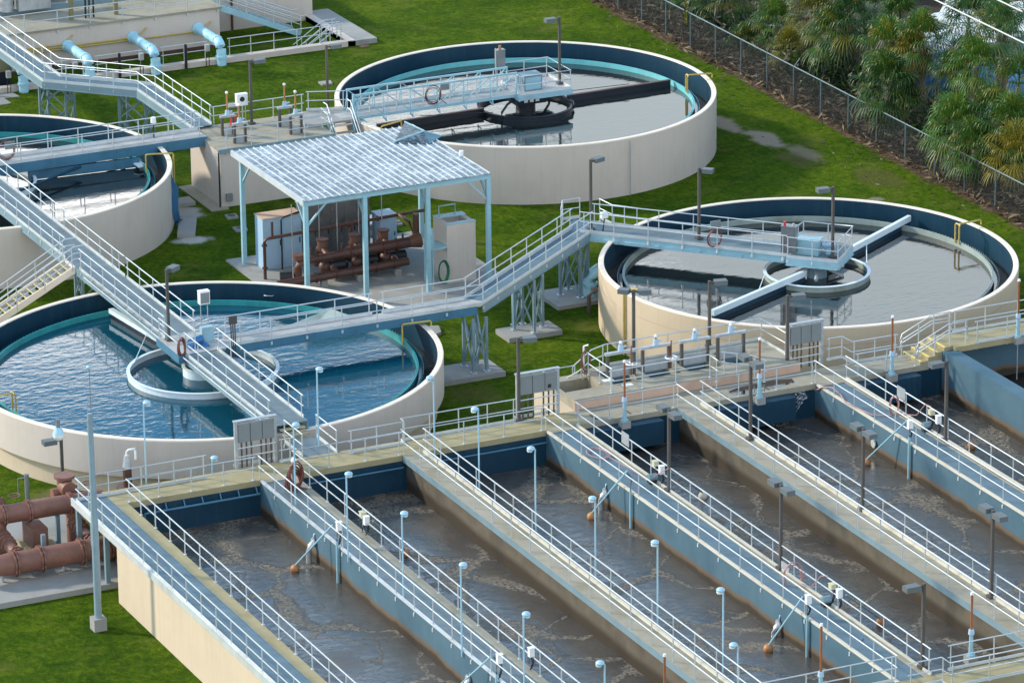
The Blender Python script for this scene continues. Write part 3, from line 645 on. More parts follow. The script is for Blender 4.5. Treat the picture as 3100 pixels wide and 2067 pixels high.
# 4. trussed bridge of the far tank
br4 = thing('truss_bridge', 'pale trussed bridge reaching the railed platform at the centre of the far tank', 'footbridge', (38, 47.2, B))
MB().box(32.6, 43.2, 46.72, 47.75, B-.05, B).build('deck', M['grate_l'], br4)
for y, nme in ((46.62, 'truss'), (47.85, 'truss')):
    mb = MB(); zt = 4.62
    mb.beam((33.4,y,zt), (43.1,y,zt), .09, .10); mb.beam((33.2,y,B-.06), (43.1,y,B-.06), .10, .16)
    n = 6
    for i in range(n+1):
        x = 33.45+i*1.6; s_ = -1 if y < 47 else 1
        mb.beam((x,y,B-.05), (x,y,zt), .05, .05); mb.beam((x,y+s_*.42,B-.28), (x,y,zt-.15), .04, .04); mb.beam((x,y,B-.2), (x,y+s_*.45,B-.3), .07, .05)
        if i < n: (mb.beam((x,y,zt), (x+1.6,y,B-.02), .045, .045) if i < 3 else mb.beam((x,y,B-.02), (x+1.6,y,zt), .045, .045))
    g = mb.build(nme, M['blue'], br4); MB().tube([(33.4,y,B+.6),(43.1,y,B+.6)], .03, 6).build('mid_rail', M['rail'], g)
    for i in range(6): MB().beam((34.25+i*1.6,y,B), (34.25+i*1.6,y,4.6), .05, .05).build('rail_stile', M['rail'], g)
    MB().beam((33.4,y,B+.1), (43.1,y,B+.1), .025, .2).build('toe_plate', M['toe'], g)
pl = [(43.0,46.2), (46.25,46.15), (46.25,49.3), (43.0,49.3)]
MB().prism(pl, B-.06, B+.004).build('platform', M['grate_l'], br4)
mb = MB()
for i in range(4): mb.beam((*pl[i], B-.14), (*pl[(i+1) % 4], B-.14), .07, .28)
mb.build('platform_girder', M['blue'], br4)
brail(br4, [(43.15,46.7),(43.15,46.3),(46.2,46.2),(46.2,49.2),(43.3,49.2),(43.3,48.3)], B, spacing=1.5)
mb = MB()
for x in (33.3,): mb.beam((x,46.62,2.2), (x,46.62,4.7), .12, .12)
mb.build('bearing_post', M['blue'], br4)
box_unit('drive_housing', 'blue drive housing with dark labels on the far tank platform', 'machine housing', (44.2,47.3,B), 1.1, .9, .85, 'steelblue', 0, None, 'blue')
k2 = box_unit('control_cabinet', 'tall grey control cabinet with beacon at the far tank bridge', 'control box', (43.0,48.6,B), .5, .35, 1.1, 'ss', 0, .95); MB().cyl(43.0,48.6,B+2.09,B+2.3,.08,n=12).build('beacon', M['float'], k2); MB().tube([(42.7,48.5,B),(42.7,48.5,B+2.2)], .03, 6).build('side_post', M['rail'], k2)
# 5. bridge of the left cut tank to the splitter box
br5 = thing('footbridge', 'footbridge from the left edge tank to the concrete splitter box', 'footbridge', (18, 47.6, B))
P5 = [(6, 47.6), (24.85, 47.6)]; deck_path(br5, P5, 1.25, B, 'grate_l', gh=.5)
brail(br5, off(P5, .6), B, spacing=1.75); brail(br5, [(12.6,47.0),(24.7,47.0)], B, spacing=1.75)
# 6. upper walkway with two 45 degree bends to the splitter box
br6 = thing('footbridge', 'elevated walkway with two bends leading down left from the building to the splitter box', 'footbridge', (22, 62, B))
P6 = [(21.25, 73.0), (21.25, 61.3), (25.3, 57.2), (25.3, 48.9)]; deck_path(br6, P6, 1.25, B, 'grate_b', 'steelblue')
brail(br6, off(P6, .6), B, spacing=1.45, toeh=.2); brail(br6, off(P6[:3]+[(25.3,48.2)], -.6), B, spacing=1.45)
br7 = thing('stairway', 'steel stairway with yellow nosed treads climbing to the long footbridge', 'stairway', (7, 29.9, 0))
xs0, xs1 = 10.75, 4.6; zs0, zs1 = B-.05, 0.0; nst = 17
mb = MB()
for y in (29.25, 30.5): mb.beam((xs0, y, zs0-.12), (xs1, y, zs1+.1), .06, .34)
mb.build('stringer', M['rim'], br7)
for i in range(nst):
    f = (i+.5)/nst; x = xs0+(xs1-xs0)*f; z = zs0+(zs1-zs0)*f
    MB().box(x-.16, x+.16, 29.28, 30.47, z-.03, z).build('tread', M['conc_g'], br7); MB().box(x-.19, x-.14, 29.28, 30.47, z-.028, z+.008).build('tread_nosing', M['yeltread'], br7)
for y in (29.22, 30.53):
    g = MB().tube([(xs0+.5, y, zs0+1.07), (xs0, y, zs0+1.07), (xs1, y, zs1+1.07)], .03, 8).build('handrail', M['rail'], br7)
    MB().tube([(xs0+.5, y, zs0+.72), (xs0, y, zs0+.72), (xs1, y, zs1+.72)], .027, 8).build('grab_rail', M['rail'], g); MB().tube([(xs0+.3, y, zs0+.42), (xs0, y, zs0+.42), (xs1, y, zs1+.42)], .027, 8).build('mid_rail', M['rail'], g)
    for i in range(5): f = i/4*.96+.02; x = xs0+(xs1-xs0)*f; z = zs0+(zs1-zs0)*f; MB().tube([(x,y,z-.1),(x,y,z+1.07)], .03, 6).build('post', M['rail'], g)
MB().box(10.7, 11.0, 29.2, 30.6, B-.4, B-.01).build('top_landing', M['rim'], br7)
# ------------------------------------------------------------------ lattice towers under the walks
def tower(label, c, dx, dy, rot, ztop_, pad=None, padz=.22, n=2):
    t = thing('lattice_tower', label, 'support tower', (*c, 0), 'lattice towers under the walkways')
    u = Vector((math.cos(rot), math.sin(rot), 0)); v = Vector((-u.y, u.x, 0)); C = Vector((*c, 0)); z0 = padz if pad else 0
    cs = [C+u*(a*dx/2)+v*(b*dy/2) for a, b in ((-1,-1),(1,-1),(1,1),(-1,1))]
    for q in cs: MB().beam(q+Vector((0,0,z0)), q+Vector((0,0,ztop_)), .13, .13).build('leg', M['steelblue'], t); MB().box(q.x-.16, q.x+.16, q.y-.16, q.y+.16, z0, z0+.05).build('base_plate', M['galv'], t)
    for i in range(4):
        a, b = cs[i], cs[(i+1) % 4]; h = ztop_-z0
        for k in range(n):
            za, zb = z0+.15+h*k/n*.95, z0+.15+h*(k+1)/n*.95-.1
            MB().beam(a+Vector((0,0,za)), b+Vector((0,0,zb)), .07, .07).build('brace', M['steelblue'], t); MB().beam(b+Vector((0,0,za)), a+Vector((0,0,zb)), .07, .07).build('brace', M['steelblue'], t)
    if pad: MB().box(*pad, 0, padz).build('pad', M['conc_g'], t)
    return t
ZT = B-.40
tower('braced tower on the long slab touching the near tank', (25.75,14.6), .7, 1.1, 0, ZT, (22.9,26.9,13.6,15.7), .25, 1)
tower('braced tower on a small free pad under the slanted walk', (30.6,18.85), .95, 1.1, R_(39), ZT, (29.1,32.0,17.9,19.5), .25, 1)
tower('braced tower beside the right tank where the walks meet', (35.0,22.75), .95, 1.1, R_(39), ZT, (33.4,36.3,21.3,24.0), .2, 1)
tower('braced tower under the first bend of the upper walkway', (21.9,62.4), 1.6, 1.1, R_(-45), ZT)
tower('braced tower under the second bend of the upper walkway', (25.0,58.0), 1.6, 1.1, R_(-45), ZT)
tower('braced tower under the long bridge between the left tanks', (11.8,29.8), 1.3, 1.0, 0, ZT)
# ------------------------------------------------------------------ splitter box between the tanks
sp = thing('splitter_box', 'tall concrete splitter box carrying four gate stands', 'concrete box', (28, 47, 0))
MB().box(24.75, 31.3, 44.85, 49.2, 0, 3.12).build('wall', M['paint'], sp); MB().box(24.70, 31.35, 44.80, 49.25, 3.12, 3.25).build('deck', M['conc'], sp)
MB().box(24.60, 31.4, 44.70, 44.80, 3.05, 3.27).build('edge_channel', M['steelblue'], sp)
MB().tube([(24.62, 44.72, 3.1), (24.62, 44.72, .1)], .05, 8).build('downpipe', M['black'], sp); MB().box(24.0, 25.0, 44.4, 49.3, -.05, .06).build('footing', M['conc'], sp)
MB().box(25.0,25.35,44.70,44.85,.35,.75).build('junction_box', M['panelgrey'], sp)
MB().box(30.5, 33.6, 46.4, 49.0, 3.26, 3.38).build('upper_slab', M['conc_g'], sp)
SG = 'guard rails on the splitter box'
rail('guard rail along the camera side edge of the splitter box', [(25.0,44.78,3.25),(31.2,44.78,3.25),(31.2,46.2,3.25)], SG, spacing=1.6, toe=False, drop=.3, brk=True)
rail('guard rail on the lawn side edge of the splitter box', [(26.0,49.1,3.25),(31.4,49.1,3.25)], SG, spacing=1.8, toe=False)
rail('guard rail between splitter box and the trussed bridge', [(31.5,49.0,3.4),(33.5,48.2,3.4)], SG, spacing=1.5)
st = thing('stairway', 'short steel stair with two bright handrails beside the trussed bridge', 'stairway', (32.2, 45.4, 0))
for i in range(9): MB().box(31.7, 33.0, 46.3-.3*i-.28, 46.3-.3*i, 3.2-.34*i, 3.24-.34*i).build('tread', M['conc_g'], st)
for x in (31.65, 33.05):
    MB().beam((x,46.4,3.2), (x,43.7,.2), .05, .25).build('stringer', M['blue'], st); g = MB().tube([(x,46.9,4.4),(x,46.4,4.4),(x,43.7,1.35)], .032, 8).build('handrail', M['rail'], st)
    MB().tube([(x,46.9,3.9),(x,46.4,3.9),(x,43.7,.85)], .03, 8).build('mid_rail', M['rail'], g)
    for y, z in ((46.4,3.25),(45.1,1.9),(43.8,.4)): MB().tube([(x,y,z),(x,y,z+1.1)], .03, 6).build('post', M['rail'], g)
MB().box(34.2,36.6,43.2,44.3,-.05,.05).build('foot_pad', M['conc_g'], st)
def gate(label, base, zt, group, sz=1.0, stem='rust', w=.62, zb=None):
    x, y, z = base; t = thing('gate_stand', label, 'sluice gate', base, group)
    for s_ in (-1, 1): MB().box(x+s_*w/2-.06, x+s_*w/2+.06, y-.08, y+.08, z, z+1.05*sz).build('upright', M['bronze'], t)
    MB().box(x-w/2-.12, x+w/2+.12, y-.09, y+.09, z+1.05*sz+.002, z+1.17*sz).build('crosshead', M['galv'], t)
    MB().cyl(x, y, z+1.17*sz+.002, z+1.45*sz, .14, .11, 12).build('actuator', M['cab'], t); MB().tube([(x,y,z+1.32*sz),(x+.28,y,z+1.36*sz)], .05, 8).build('crank', M['cab'], t)
    MB().cyl(x, y, z+1.45*sz, zt-.06, .05, n=10).build('stem', M[stem], t); MB().ball((x,y,zt), .085).build('stem_cap', M['white'], t)
    MB().box(x-w/2+.06, x+w/2-.06, y-.02, y+.02, z, z+.5*sz).build('gate_leaf', M['galv'], t)
    return t
GS = 'gate stands on the splitter box'
for (px, py, pt), lb in zip(((690,409,281),(727,432,318),(863.5,382,256),(896.5,405,278)), ('orange stemmed gate stand by the walkway end of splitter box','orange stemmed gate stand in front of white box with red valve','orange stemmed gate stand right of the lamp on lawn side','orange stemmed gate stand nearest the short steel stair')):
    p = at(px, py, 3.25); gate(lb, tuple(p), ztop(p.x, p.y, pt), GS, .95, 'float')
rv = thing('red_valve', 'red valve housing between the gate stands on the splitter box', 'valve', tuple(at(706,385,3.25))); p = at(706,385,3.25); MB().cyl(p.x,p.y,3.25,3.8,.17,n=12).build('valve_body', M['red'], rv); MB().cyl(p.x,p.y,3.8,3.9,.21,n=12).build('valve_cap', M['red'], rv)
p = at(733,372,3.25); ck = box_unit('instrument_box', 'white instrument box with round dark dial on splitter box', 'instrument box', tuple(p), .62, .3, .62, 'white', 0, 1.0); MB().tube([(p.x-.02,p.y-.16,4.62),(p.x-.02,p.y-.18,4.62)], .14, 16).build('dial', M['black'], ck)
# ------------------------------------------------------------------ canopy shed and the machinery under it
cn = thing('canopy_shed', 'open blue steel canopy with corrugated metal roof over brown pumps', 'canopy', (27, 31, 0))
cx0, cx1, cy0, cy1, cz = 22.1, 32.1, 26.7, 36.0, 5.9
for x, y in ((cx0,cy0),(25.3,cy0),(28.75,cy0),(cx1,cy0),(cx0,cy1-.9),(28.75,cy1-.9),(cx1,cy1-.9)):
    MB().box(x-.11, x+.11, y-.11, y+.11, .1, cz-.30).build('post', M['blue'], cn); MB().box(x-.35, x+.35, y-.35, y+.35, 0, .12).build('footing', M['conc_g'], cn)
for y in (cy0, cy1-.9): MB().box(cx0-.12, cx1+.12, y-.07, y+.07, cz-.30, cz-.04).build('eave_beam', M['blue'], cn)
for x in (cx0, 25.3, 28.75, cx1): MB().box(x-.06, x+.06, cy0+.07, cy1-.97, cz-.28, cz-.05).build('rafter', M['blue'], cn)
MB().box(cx0-.20, cx0-.14, cy0-.15, cy1+.1, cz-.22, cz+.06).build('edge_trim', M['toe'], cn)
for x, y, dx, dy in ((cx0,cy0,1,0),(cx0,cy0,0,1),(cx1,cy0,-1,0),(cx1,cy0,0,1),(28.75,cy0,0,1),(25.3,cy0,0,1),(cx0,cy1-.9,0,-1)): MB().beam((x,y,cz-1.45),(x+dx*1.1,y+dy*1.1,cz-.3), .09, .09).build('knee_brace', M['blue'], cn)
rf = MB().box(cx0-.14, cx1+.12, cy0-.18, cy1+.1, cz-.03, cz+.01).build('roof', M['roof'], cn)
for i in range(27):
    x = cx0-.1+i*(cx1-cx0+.14)/26; MB().box(x-.018, x+.018, cy0-.20, cy1+.12, cz+.012, cz+.065).build('roof_rib', M['toe'], rf)
q1, q2, q3, q4, q5 = at(1192,432,cz+.05), at(1285,398,cz+.36), at(1225,370,cz+.06), at(1338,412,cz+.06), at(1300,436,cz+.05)
mb = MB(); mb.add([q1, q5, q2, q3], [(0,1,2),(0,2,3),(2,1,0),(3,2,0)]); mb.build('raised_sheet', M['roof'], rf)
mb = MB(); mb.beam(q1, q2, .05, .14); mb.build('raised_edge', M['blue'], rf); MB().beam(q3, q2, .05, .10).build('raised_edge', M['blue'], rf); MB().add([q2, q4, q5], [(0,1,2),(2,1,0)]).build('raised_sheet', M['blue'], rf); MB().beam(q2, q4, .05, .08).build('raised_edge', M['blue'], rf)
MB().cyl(32.1,29.9,cz+.02,cz+.3,.12,n=10).build('vent_stub', M['white'], rf)
struct('concrete_pad', MB().box(21.5, 33.2, 25.2, 36.2, -.1, .10), M['conc_g'])
# cabinets
def cab(name, label, cat, x0, x1, y0, y1, h, mat, doors=2, top=None, z0=.1):
    t = thing(name, label, cat, ((x0+x1)/2, (y0+y1)/2, z0)); MB().box(x0, x1, y0, y1, z0, z0+h).build('cabinet', M[mat], t); w = (x1-x0)/doors
    for i in range(doors): d = MB().box(x0+w*i+.05, x0+w*(i+1)-.05, y0-.025, y0-.004, z0+.12, z0+h-.12).build('door', M[mat], t); MB().box(x0+w*(i+1)-.16, x0+w*(i+1)-.11, y0-.05, y0-.026, z0+h*.45, z0+h*.56).build('handle', M['black'], d)
    MB().box(x0-.04, x1+.04, y0-.05, y1+.04, z0+h+.002, z0+h+.05).build('top', M[top or mat], t); return t
cab('electrical_cabinet', 'big light blue cabinet at the left end under the canopy', 'cabinet', 22.6, 24.75, 33.7, 34.75, 2.7, 'cab', 2, 'peach')
cab('steel_screen_panel', 'brushed stainless cabinet wall behind the brown pipes under canopy', 'cabinet', 25.0, 28.7, 34.0, 35.0, 2.95, 'ss', 5, 'galv')
cab('electrical_cabinet', 'narrow light blue cabinet right of the stainless cabinet wall', 'cabinet', 29.0, 29.95, 33.4, 34.4, 2.0, 'cab', 1)
mb = thing('access_slab', 'grey access slab with propped hatch behind the stainless cabinet wall', 'hatch', (29.9,37,0)); MB().box(28.7,31.2,36.6,38.6,0,.35).build('slab', M['conc_g'], mb); MB().beam((29.0,37.2,.5),(30.6,37.2,.8), 1.2, .05).build('hatch_lid', M['galv'], mb)
# concrete tank with blue hatch and ladder
hb = thing('concrete_vault', 'tall narrow concrete vault with open hatch beneath the canopy edge', 'concrete box', (31.9,25.7,0))
p0 = at(1353, 868, .1)
vx0, vx1, vy0, vy1, vz = 30.15, 32.4, 25.0, 27.6, 3.2
vx0, vx1, vy0, vy1 = 30.1, 31.7, 27.4, 29.1
mb = MB(); mb.box(vx0, vx1, vy0, vy0+.25, 0, vz); mb.box(vx0, vx1, vy1-.25, vy1, 0, vz); mb.box(vx0, vx0+.25, vy0+.25, vy1-.25, 0, vz); mb.box(vx1-.25, vx1, vy0+.25, vy1-.25, 0, vz); mb.build('wall', M['paint'], hb)
MB().box(vx0+.25, vx1-.25, vy0+.25, vy1-.25, vz-2.0, vz-1.9).build('pit_floor', M['black'], hb)
MB().box(vx0-.02, vx1+.02, vy0-.02, vy0+.26, vz+.002, vz+.06).build('hatch_frame', M['blue'], hb); MB().box(vx0-.02, vx1+.02, vy1-.5, vy1+.02, vz+.002, vz+.06).build('hatch_frame', M['blue'], hb)
mb = MB(); mb.tube([(vx0+.2,vy1-.3,vz),(vx0+.2,vy1-.3,vz+.6),(vx0+1.1,vy1-.3,vz+.6),(vx0+1.1,vy1-.3,vz)], .04, 6); mb.build('grab_frame', M['blue'], hb)
MB().box(vx0-.85, vx0-.02, vy0-.1, vy0+1.1, 2.02, 2.10).build('side_platform', M['blue'], hb)
for x, y in ((vx0-.8,vy0-.05),(vx0-.8,vy0+1.0)): MB().tube([(x,y,0),(x,y,3.1)], .05, 8).build('platform_post', M['blue'], hb)
mb = MB(); mb.tube([(vx0-.8,vy0-.05,3.1),(vx0-.8,vy0+1.0,3.1)], .03, 6); mb.tube([(vx0-.8,vy0-.05,2.6),(vx0-.8,vy0+1.0,2.6)], .03, 6)
mb.build('platform_rail', M['blue'], hb)
hs = thing('hose_coil', 'green hose coil hanging on the concrete vault', 'hose', (vx0-.3,vy0-.12,.8)); mb = MB()
for i in range(5): mb.tube([(vx0-.3+.22*math.cos(k*.4)*(1+.1*i), vy0-.14-.02*i, .85+.52*math.sin(k*.4)*(1+.05*i)) for k in range(16)], .025, 6, True)
mb.build('coil', M['green'], hs)
pv = thing('brown_riser_pipe', 'brown riser pipe on right flank of the concrete vault', 'pipe', (vx1+.25,vy0+.9,0)); MB().tube([(vx1+.2,vy0+.9,0),(vx1+.2,vy0+.9,2.2),(vx1-.05,vy0+.9,2.5)], .11, 10).build('pipe', M['brown'], pv); MB().cyl(vx1+.2,vy0+.9,1.95,2.05,.17,n=12).build('flange', M['brown'], pv)
# brown pipework under the canopy
def flange(mb, p, d, r, t=.07, n=20):
    p, d = Vector(p), Vector(d).normalized(); 
    u = Vector((0,0,1)) if abs(d.z) < .9 else Vector((0,1,0)); a = d.cross(u).normalized(); b = a.cross(d).normalized(); m = 40
    rg = [[q + (a*math.cos(2*math.pi*k/m)+b*math.sin(2*math.pi*k/m))*(r if k % 4 < 2 else r*.93) for k in range(m)] for q in (p-d*t/2, p+d*t/2)]
    mb.add(rg[0]+rg[1], [(k, (k+1) % m, (k+1) % m+m, k+m) for k in range(m)]+[tuple(range(m)), tuple(range(2*m-1, m-1, -1))])
def pipe(t, pts, r, mat, flanges=(), n=16, name='pipe', fr=1.28):
    MB().tube(pts, r, n).build(name, M[mat], t)
    if flanges:
        for p, d in flanges: mb = MB(); flange(mb, p, d, r*fr); mb.build('flange', M[mat], t)
pk = thing('pump_manifold', 'brown pump manifold with two thick headers under the metal canopy', 'pump set', (27, 30, .1))
X_ = (1,0,0); YU, YL = 30.6, 29.85
pipe(pk, [(23.6,YU,1.35),(25.0,YU,1.40),(25.4,YU,1.42)], .2, 'brown', [((x,YU,1.38),X_) for x in (24.2,24.5)], name='upper_header')
MB().tube([(25.4,YU,1.42),(26.0,YU,1.45)], [.2,.28], 16).build('reducer', M['brown'], pk)
pipe(pk, [(26.0,YU,1.45),(29.4,YU,1.5)], .28, 'brown', [((x,YU,1.46),X_) for x in (26.1,27.0,27.9,28.7)], name='upper_header')
MB().tube([(29.4,YU,1.5),(30.0,YU,1.55)], [.28,.42], 16).build('reducer', M['brownhi'], pk)
pipe(pk, [(21.8,YL,.58),(29.0,YL,.75)], .21, 'brown', [((x,YL,.58+(x-21.8)*.0236),X_) for x in (23.9,25.0,25.9,27.2,28.2)], name='lower_header')
for i, x in enumerate((24.9, 26.7, 28.3)):
    MB().tube([(x,YU,1.4),(x,YU+.6,1.6),(x,YU+1.2,1.5),(x,YU+1.5,.5)], .17, 12).build('branch_pipe', M['brown'], pk)
    v = MB().cyl(x,YU+.75,1.5,2.05,.26,n=14).build('valve_bonnet', M['brownhi'], pk); MB().cyl(x,YU+.75,2.05,2.13,.32,n=14).build('bonnet_flange', M['brown'], v)
    MB().tube([(x+.2,YL,.7),(x+.2,YL+.6,.8),(x+.2,YU+.6,.7)], .16, 12).build('branch_pipe', M['brown'], pk)
    m = MB().tube([(x+.1,YU+.35,.75),(x+1.0,YU+.35,.75)], .3, 16).build('pump_motor', M['black'], pk); MB().ball((x-.05,YU+.35,.75), .34).build('pump_casing', M['brown'], m)
for x in (25.3,26.0,27.4,28.0,28.9): MB().tube([(x,YU+.5,.1),(x,YU+.5,.75)], .2, 10).build('pump_foot', M['black'], pk); MB().ball((x+.15,YU+.9,.95), .24, 10, 6).build('check_valve', M['brown'], pk)
for x in (24.0,25.7,27.5,29.1): MB().tube([(x,YU+.1,1.6),(x,YU+.1,1.95)], .06, 8).build('nipple', M['brown'], pk)
MB().tube([(23.2,YU,.1),(23.2,YU,1.0),(23.3,YU,1.28),(23.6,YU,1.35)], .21, 14).build('elbow', M['brownhi'], pk)
MB().cyl(23.25,YU,1.5,1.75,.30,n=14).build('bonnet_flange', M['brownhi'], pk)
MB().tube([(22.3,YU+.2,.6),(22.9,YU,.6)], .28, 14).build('pump_motor', M['black'], pk)
for x in (24.3, 26.3, 28.4): MB().box(x-.16, x+.16, YL-.15, YL+.15, .1, .45).build('pier', M['conc_g'], pk)
for x in (23.6,24.4,25.1,26.1,27.3,28.6): MB().tube([(x,YU+1.6,.1),(x,YU+1.6,3.9)], .028, 6).build('vertical_conduit', M['galv'], pk)
pl = thing('overhead_pipe', 'brown overhead pipe on stanchions in front of the cabinets', 'pipe', (22.1,32.3,.1))
YP = 32.3
pipe(pl, [(22.1,YP,.1),(22.1,YP,2.05),(22.2,YP,2.22),(22.4,YP,2.25),(29.2,YP,2.45),(31.2,YP,2.5)], .085, 'brown', [((22.1,YP,.7),(0,0,1)),((22.1,YP,1.9),(0,0,1)),((24.5,YP,2.3),X_),((26.7,YP,2.36),X_),((27.2,YP,2.38),X_),((28.4,YP,2.43),X_)], 10, 'pipe', 1.75)
MB().tube([(26.9,YP,2.35),(26.9,YP,1.2)], .10, 10).build('drop_pipe', M['brown'], pl); MB().tube([(29.6,YP,2.46),(29.6,31.0,2.45),(29.8,30.8,1.7)], .085, 10).build('drop_pipe', M['brownhi'], pl); MB().cyl(29.9,30.8,1.6,2.9,.17,n=12).build('relief_valve', M['brown'], pl)
MB().tube([(22.55,YP,2.3),(22.55,YP,3.1)], .07, 8).build('air_vent', M['brown'], pl)
MB().tube([(23.5,33.4,.1),(23.5,33.4,2.75),(23.7,33.5,2.85),(24.8,33.9,2.9)], .045, 8).build('conduit', M['black'], pl)
# ------------------------------------------------------------------ big brown pipework at the left edge
bp = thing('pipe_gallery', 'big rusty brown flanged pipes on a slab at the lower left', 'pipework', (-1.5, .5, .25))
struct('concrete_pad', MB().box(-9, 1.3, -3.4, 7.2, -.2, .25), M['conc_g'])
pipe(bp, [(-3.55,-1.1,1.0),(1.9,-1.1,1.0)], .50, 'brownred', [((x,-1.1,1.0),X_) for x in (-3.4,-2.2,-.35,.9)]+[((x,-1.1,1.0),X_) for x in (-3.28,-2.08,-.23,1.02)], 28, 'lower_header', 1.2)
MB().tube([(-3.55,-1.1,1.0),(-5.0,-1.1,1.0)], [.50,.33], 28).build('reducer', M['brownred'], bp)
MB().tube([(1.2,-1.1,1.0),(1.55,-1.15,.95),(1.7,-1.2,.6),(1.72,-1.2,-.1)], .46, 20).build('elbow', M['brownred'], bp)
pipe(bp, [(-6,2.0,2.05),(1.9,2.0,2.05)], .42, 'brownred', [((x,2.0,2.05),X_) for x in (-2.75,-1.6,.35)]+[((x,2.0,2.05),X_) for x in (-2.65,-1.5,.45)], 28, 'upper_header', 1.22)
for i, x in enumerate((-2.9, .55)):
    pipe(bp, [(x,1.9,1.15),(x,1.2,1.15),(x,.2,1.05),(x,-.7,1.0)], .27, 'brownred', [((x,1.0,1.13),(0,1,0)),((x,.72,1.1),(0,1,0)),((x,-.45,1.02),(0,1,0)),((x,-.2,1.03),(0,1,0))], 18, 'branch_pipe', 1.4)
    for k in range(4): mb = MB(); flange(mb, (x,1.35+.16*k,1.17), (0,1,0), .38, .06); mb.build('flange', M['brownred'], bp)
    MB().tube([(x,2.0,2.0),(x,2.0,.25)], .33, 16).build('drop_pipe', M['brownred'], bp)
    v = MB().cyl(x,3.0,1.3,2.9,.34,n=18).build('valve_body', M['brownred'], bp); MB().cyl(x,3.0,2.9,3.02,.46,n=20).build('bonnet', M['brownred'], v); MB().tube([(x-.6,3.0,2.2),(x+.6,3.0,2.2)], .26, 14).build('valve_neck', M['brownred'], v)
    MB().tube([(x,2.35,2.5),(x,3.0,2.5)], .36, 16).build('valve_flange', M['brownred'], v)
    mb = MB(); mb.tube([(x+.95+.27*math.cos(k*.4), 2.55+.27*math.sin(k*.4), 2.62) for k in range(16)], .025, 6, True); mb.tube([(x+.7,2.55,2.62),(x+1.2,2.55,2.62)], .02, 6); mb.build('handwheel', M['brownred'], v)
for x, y in ((-1.55,.1),(-.2,2.0),(-3.7,2.0),(-4.4,.1)): MB().box(x-.09, x+.09, y-.09, y+.09, .25, 1.6).build('pipe_stand', M['steelblue'], bp)
for x in (-3.9,-1.1): MB().cyl(x,-1.1,.25,.6,.08,n=10).build('jack_stand', M['galv'], bp)
for x in (-1.1,): MB().box(x-.3, x+.3, -1.4, -.8, .25, .29).build('jack_plate', M['conc_g'], bp)
MB().box(-1.9,-.5,.6,2.6,.25,.55).build('pump_plinth', M['conc_y'], bp); MB().box(-1.7,-1.0,1.0,2.4,.55,1.5).build('pump_body', M['brownred'], bp)
MB().cyl(1.2,1.2,.25,2.4,.14,n=12).build('vent_column', M['galv'], bp)
vs = thing('sampling_standpipe', 'grey standpipe with bracket on the lawn behind the brown pipes', 'standpipe', tuple(at(84,1520,0))); p = at(84,1520,0); MB().cyl(p.x,p.y,0,1.35,.11,n=10).build('pipe', M['panelgrey'], vs); mb = MB(); mb.tube([(p.x-.02,p.y,1.2),(p.x-.42,p.y,1.2),(p.x-.42,p.y,.3)], .03, 6); mb.build('bracket', M['panelgrey'], vs)
vt = thing('air_valve', 'brown standing air valve with white outlet pipe beyond the rail corner', 'valve', (3.2,2.2,0)); MB().cyl(3.2,2.2,0,2.15,.42,n=20).build('barrel', M['brown'], vt); MB().cyl(3.2,2.2,2.15,2.3,.5,n=20).build('flange', M['brown'], vt); MB().cyl(3.2,2.2,2.3,3.2,.2,n=14).build('neck', M['brown'], vt); MB().cyl(3.2,2.2,3.2,3.75,.2,.11,14).build('cone', M['galv'], vt); MB().tube([(3.2,2.2,3.75),(3.2,2.2,3.9),(3.3,2.2,4.0),(3.6,2.2,4.0),(3.62,2.2,3.9),(3.62,2.2,3.5)], .05, 8).build('outlet', M['white'], vt)
# ------------------------------------------------------------------ building at the upper left
bd = thing('headworks_building', 'low beige concrete building with roof deck at the upper left', 'building', (30, 73, 0))
MB().box(8, 36.6, 74.5, 95, -1.6, 2.36).build('wall', M['paint'], bd); MB().box(8, 36.75, 74.4, 95, 2.36, 2.48).build('roof_deck', M['conc'], bd)
MB().box(36.6, 43.9, 77.6, 92, -1.6, 2.3).build('stair_wall', M['paint'], bd)
MB().box(8, 36.8, 78.5, 78.8, 2.48, 2.8).build('roof_kerb', M['steelblue'], bd); MB().box(14, 36.6, 80.5, 95, 2.48, 4.2).build('penthouse_wall', M['navy'], bd)
MB().box(36.62,36.72,75.6,76.2,1.0,1.6).build('wall_lamp', M['panelgrey'], bd); MB().tube([(38.6,77.5,3.2),(38.6,77.5,-1)], .07, 8).build('downpipe', M['brown'], bd)
mb = MB().box(10, 43.6, 71.0, 71.5, -1.5, .32); mb.box(43.4,43.9,71.0,77.5,-1.5,.335); mb.build('trench_wall', M['paint'], bd); MB().box(10, 43.4, 71.5, 74.5, -1.6, -1.4).build('trench_floor', M['brown'], bd)
MB().box(10, 36.6, 74.46, 74.49, -1.4, .2).build('plinth_band', M['brown'], bd)
struct('concrete_pad', MB().prism([(43.4,71.0),(45.3,71.0),(45.3,78.5),(43.9,78.5),(43.4,77.5)], -.1, .30), M['conc_g'])
mb = MB()
for i, (xa, xb, z) in enumerate(((20,27.3,1.95),(20,31.9,1.80),(20,36.0,1.66))):
    mb.tube([(xa,74.4,z-.5),(xb-.6,74.4,z-.5),(xb,74.4,z)], .045, 8)
mb.build('yellow_conduit', M['yellow'], bd)
RG = 'guard rails of the headworks building'
rail('guard rail along the roof deck front of the beige building', [(8,74.45,2.48),(36.6,74.45,2.48)], RG, spacing=2.1, toe=False, drop=.3, brk=True)
rail('guard rail behind the roof deck walkway of the beige building', [(8,78.4,2.8),(36.6,78.4,2.8)], RG, spacing=2.1, toe=False)
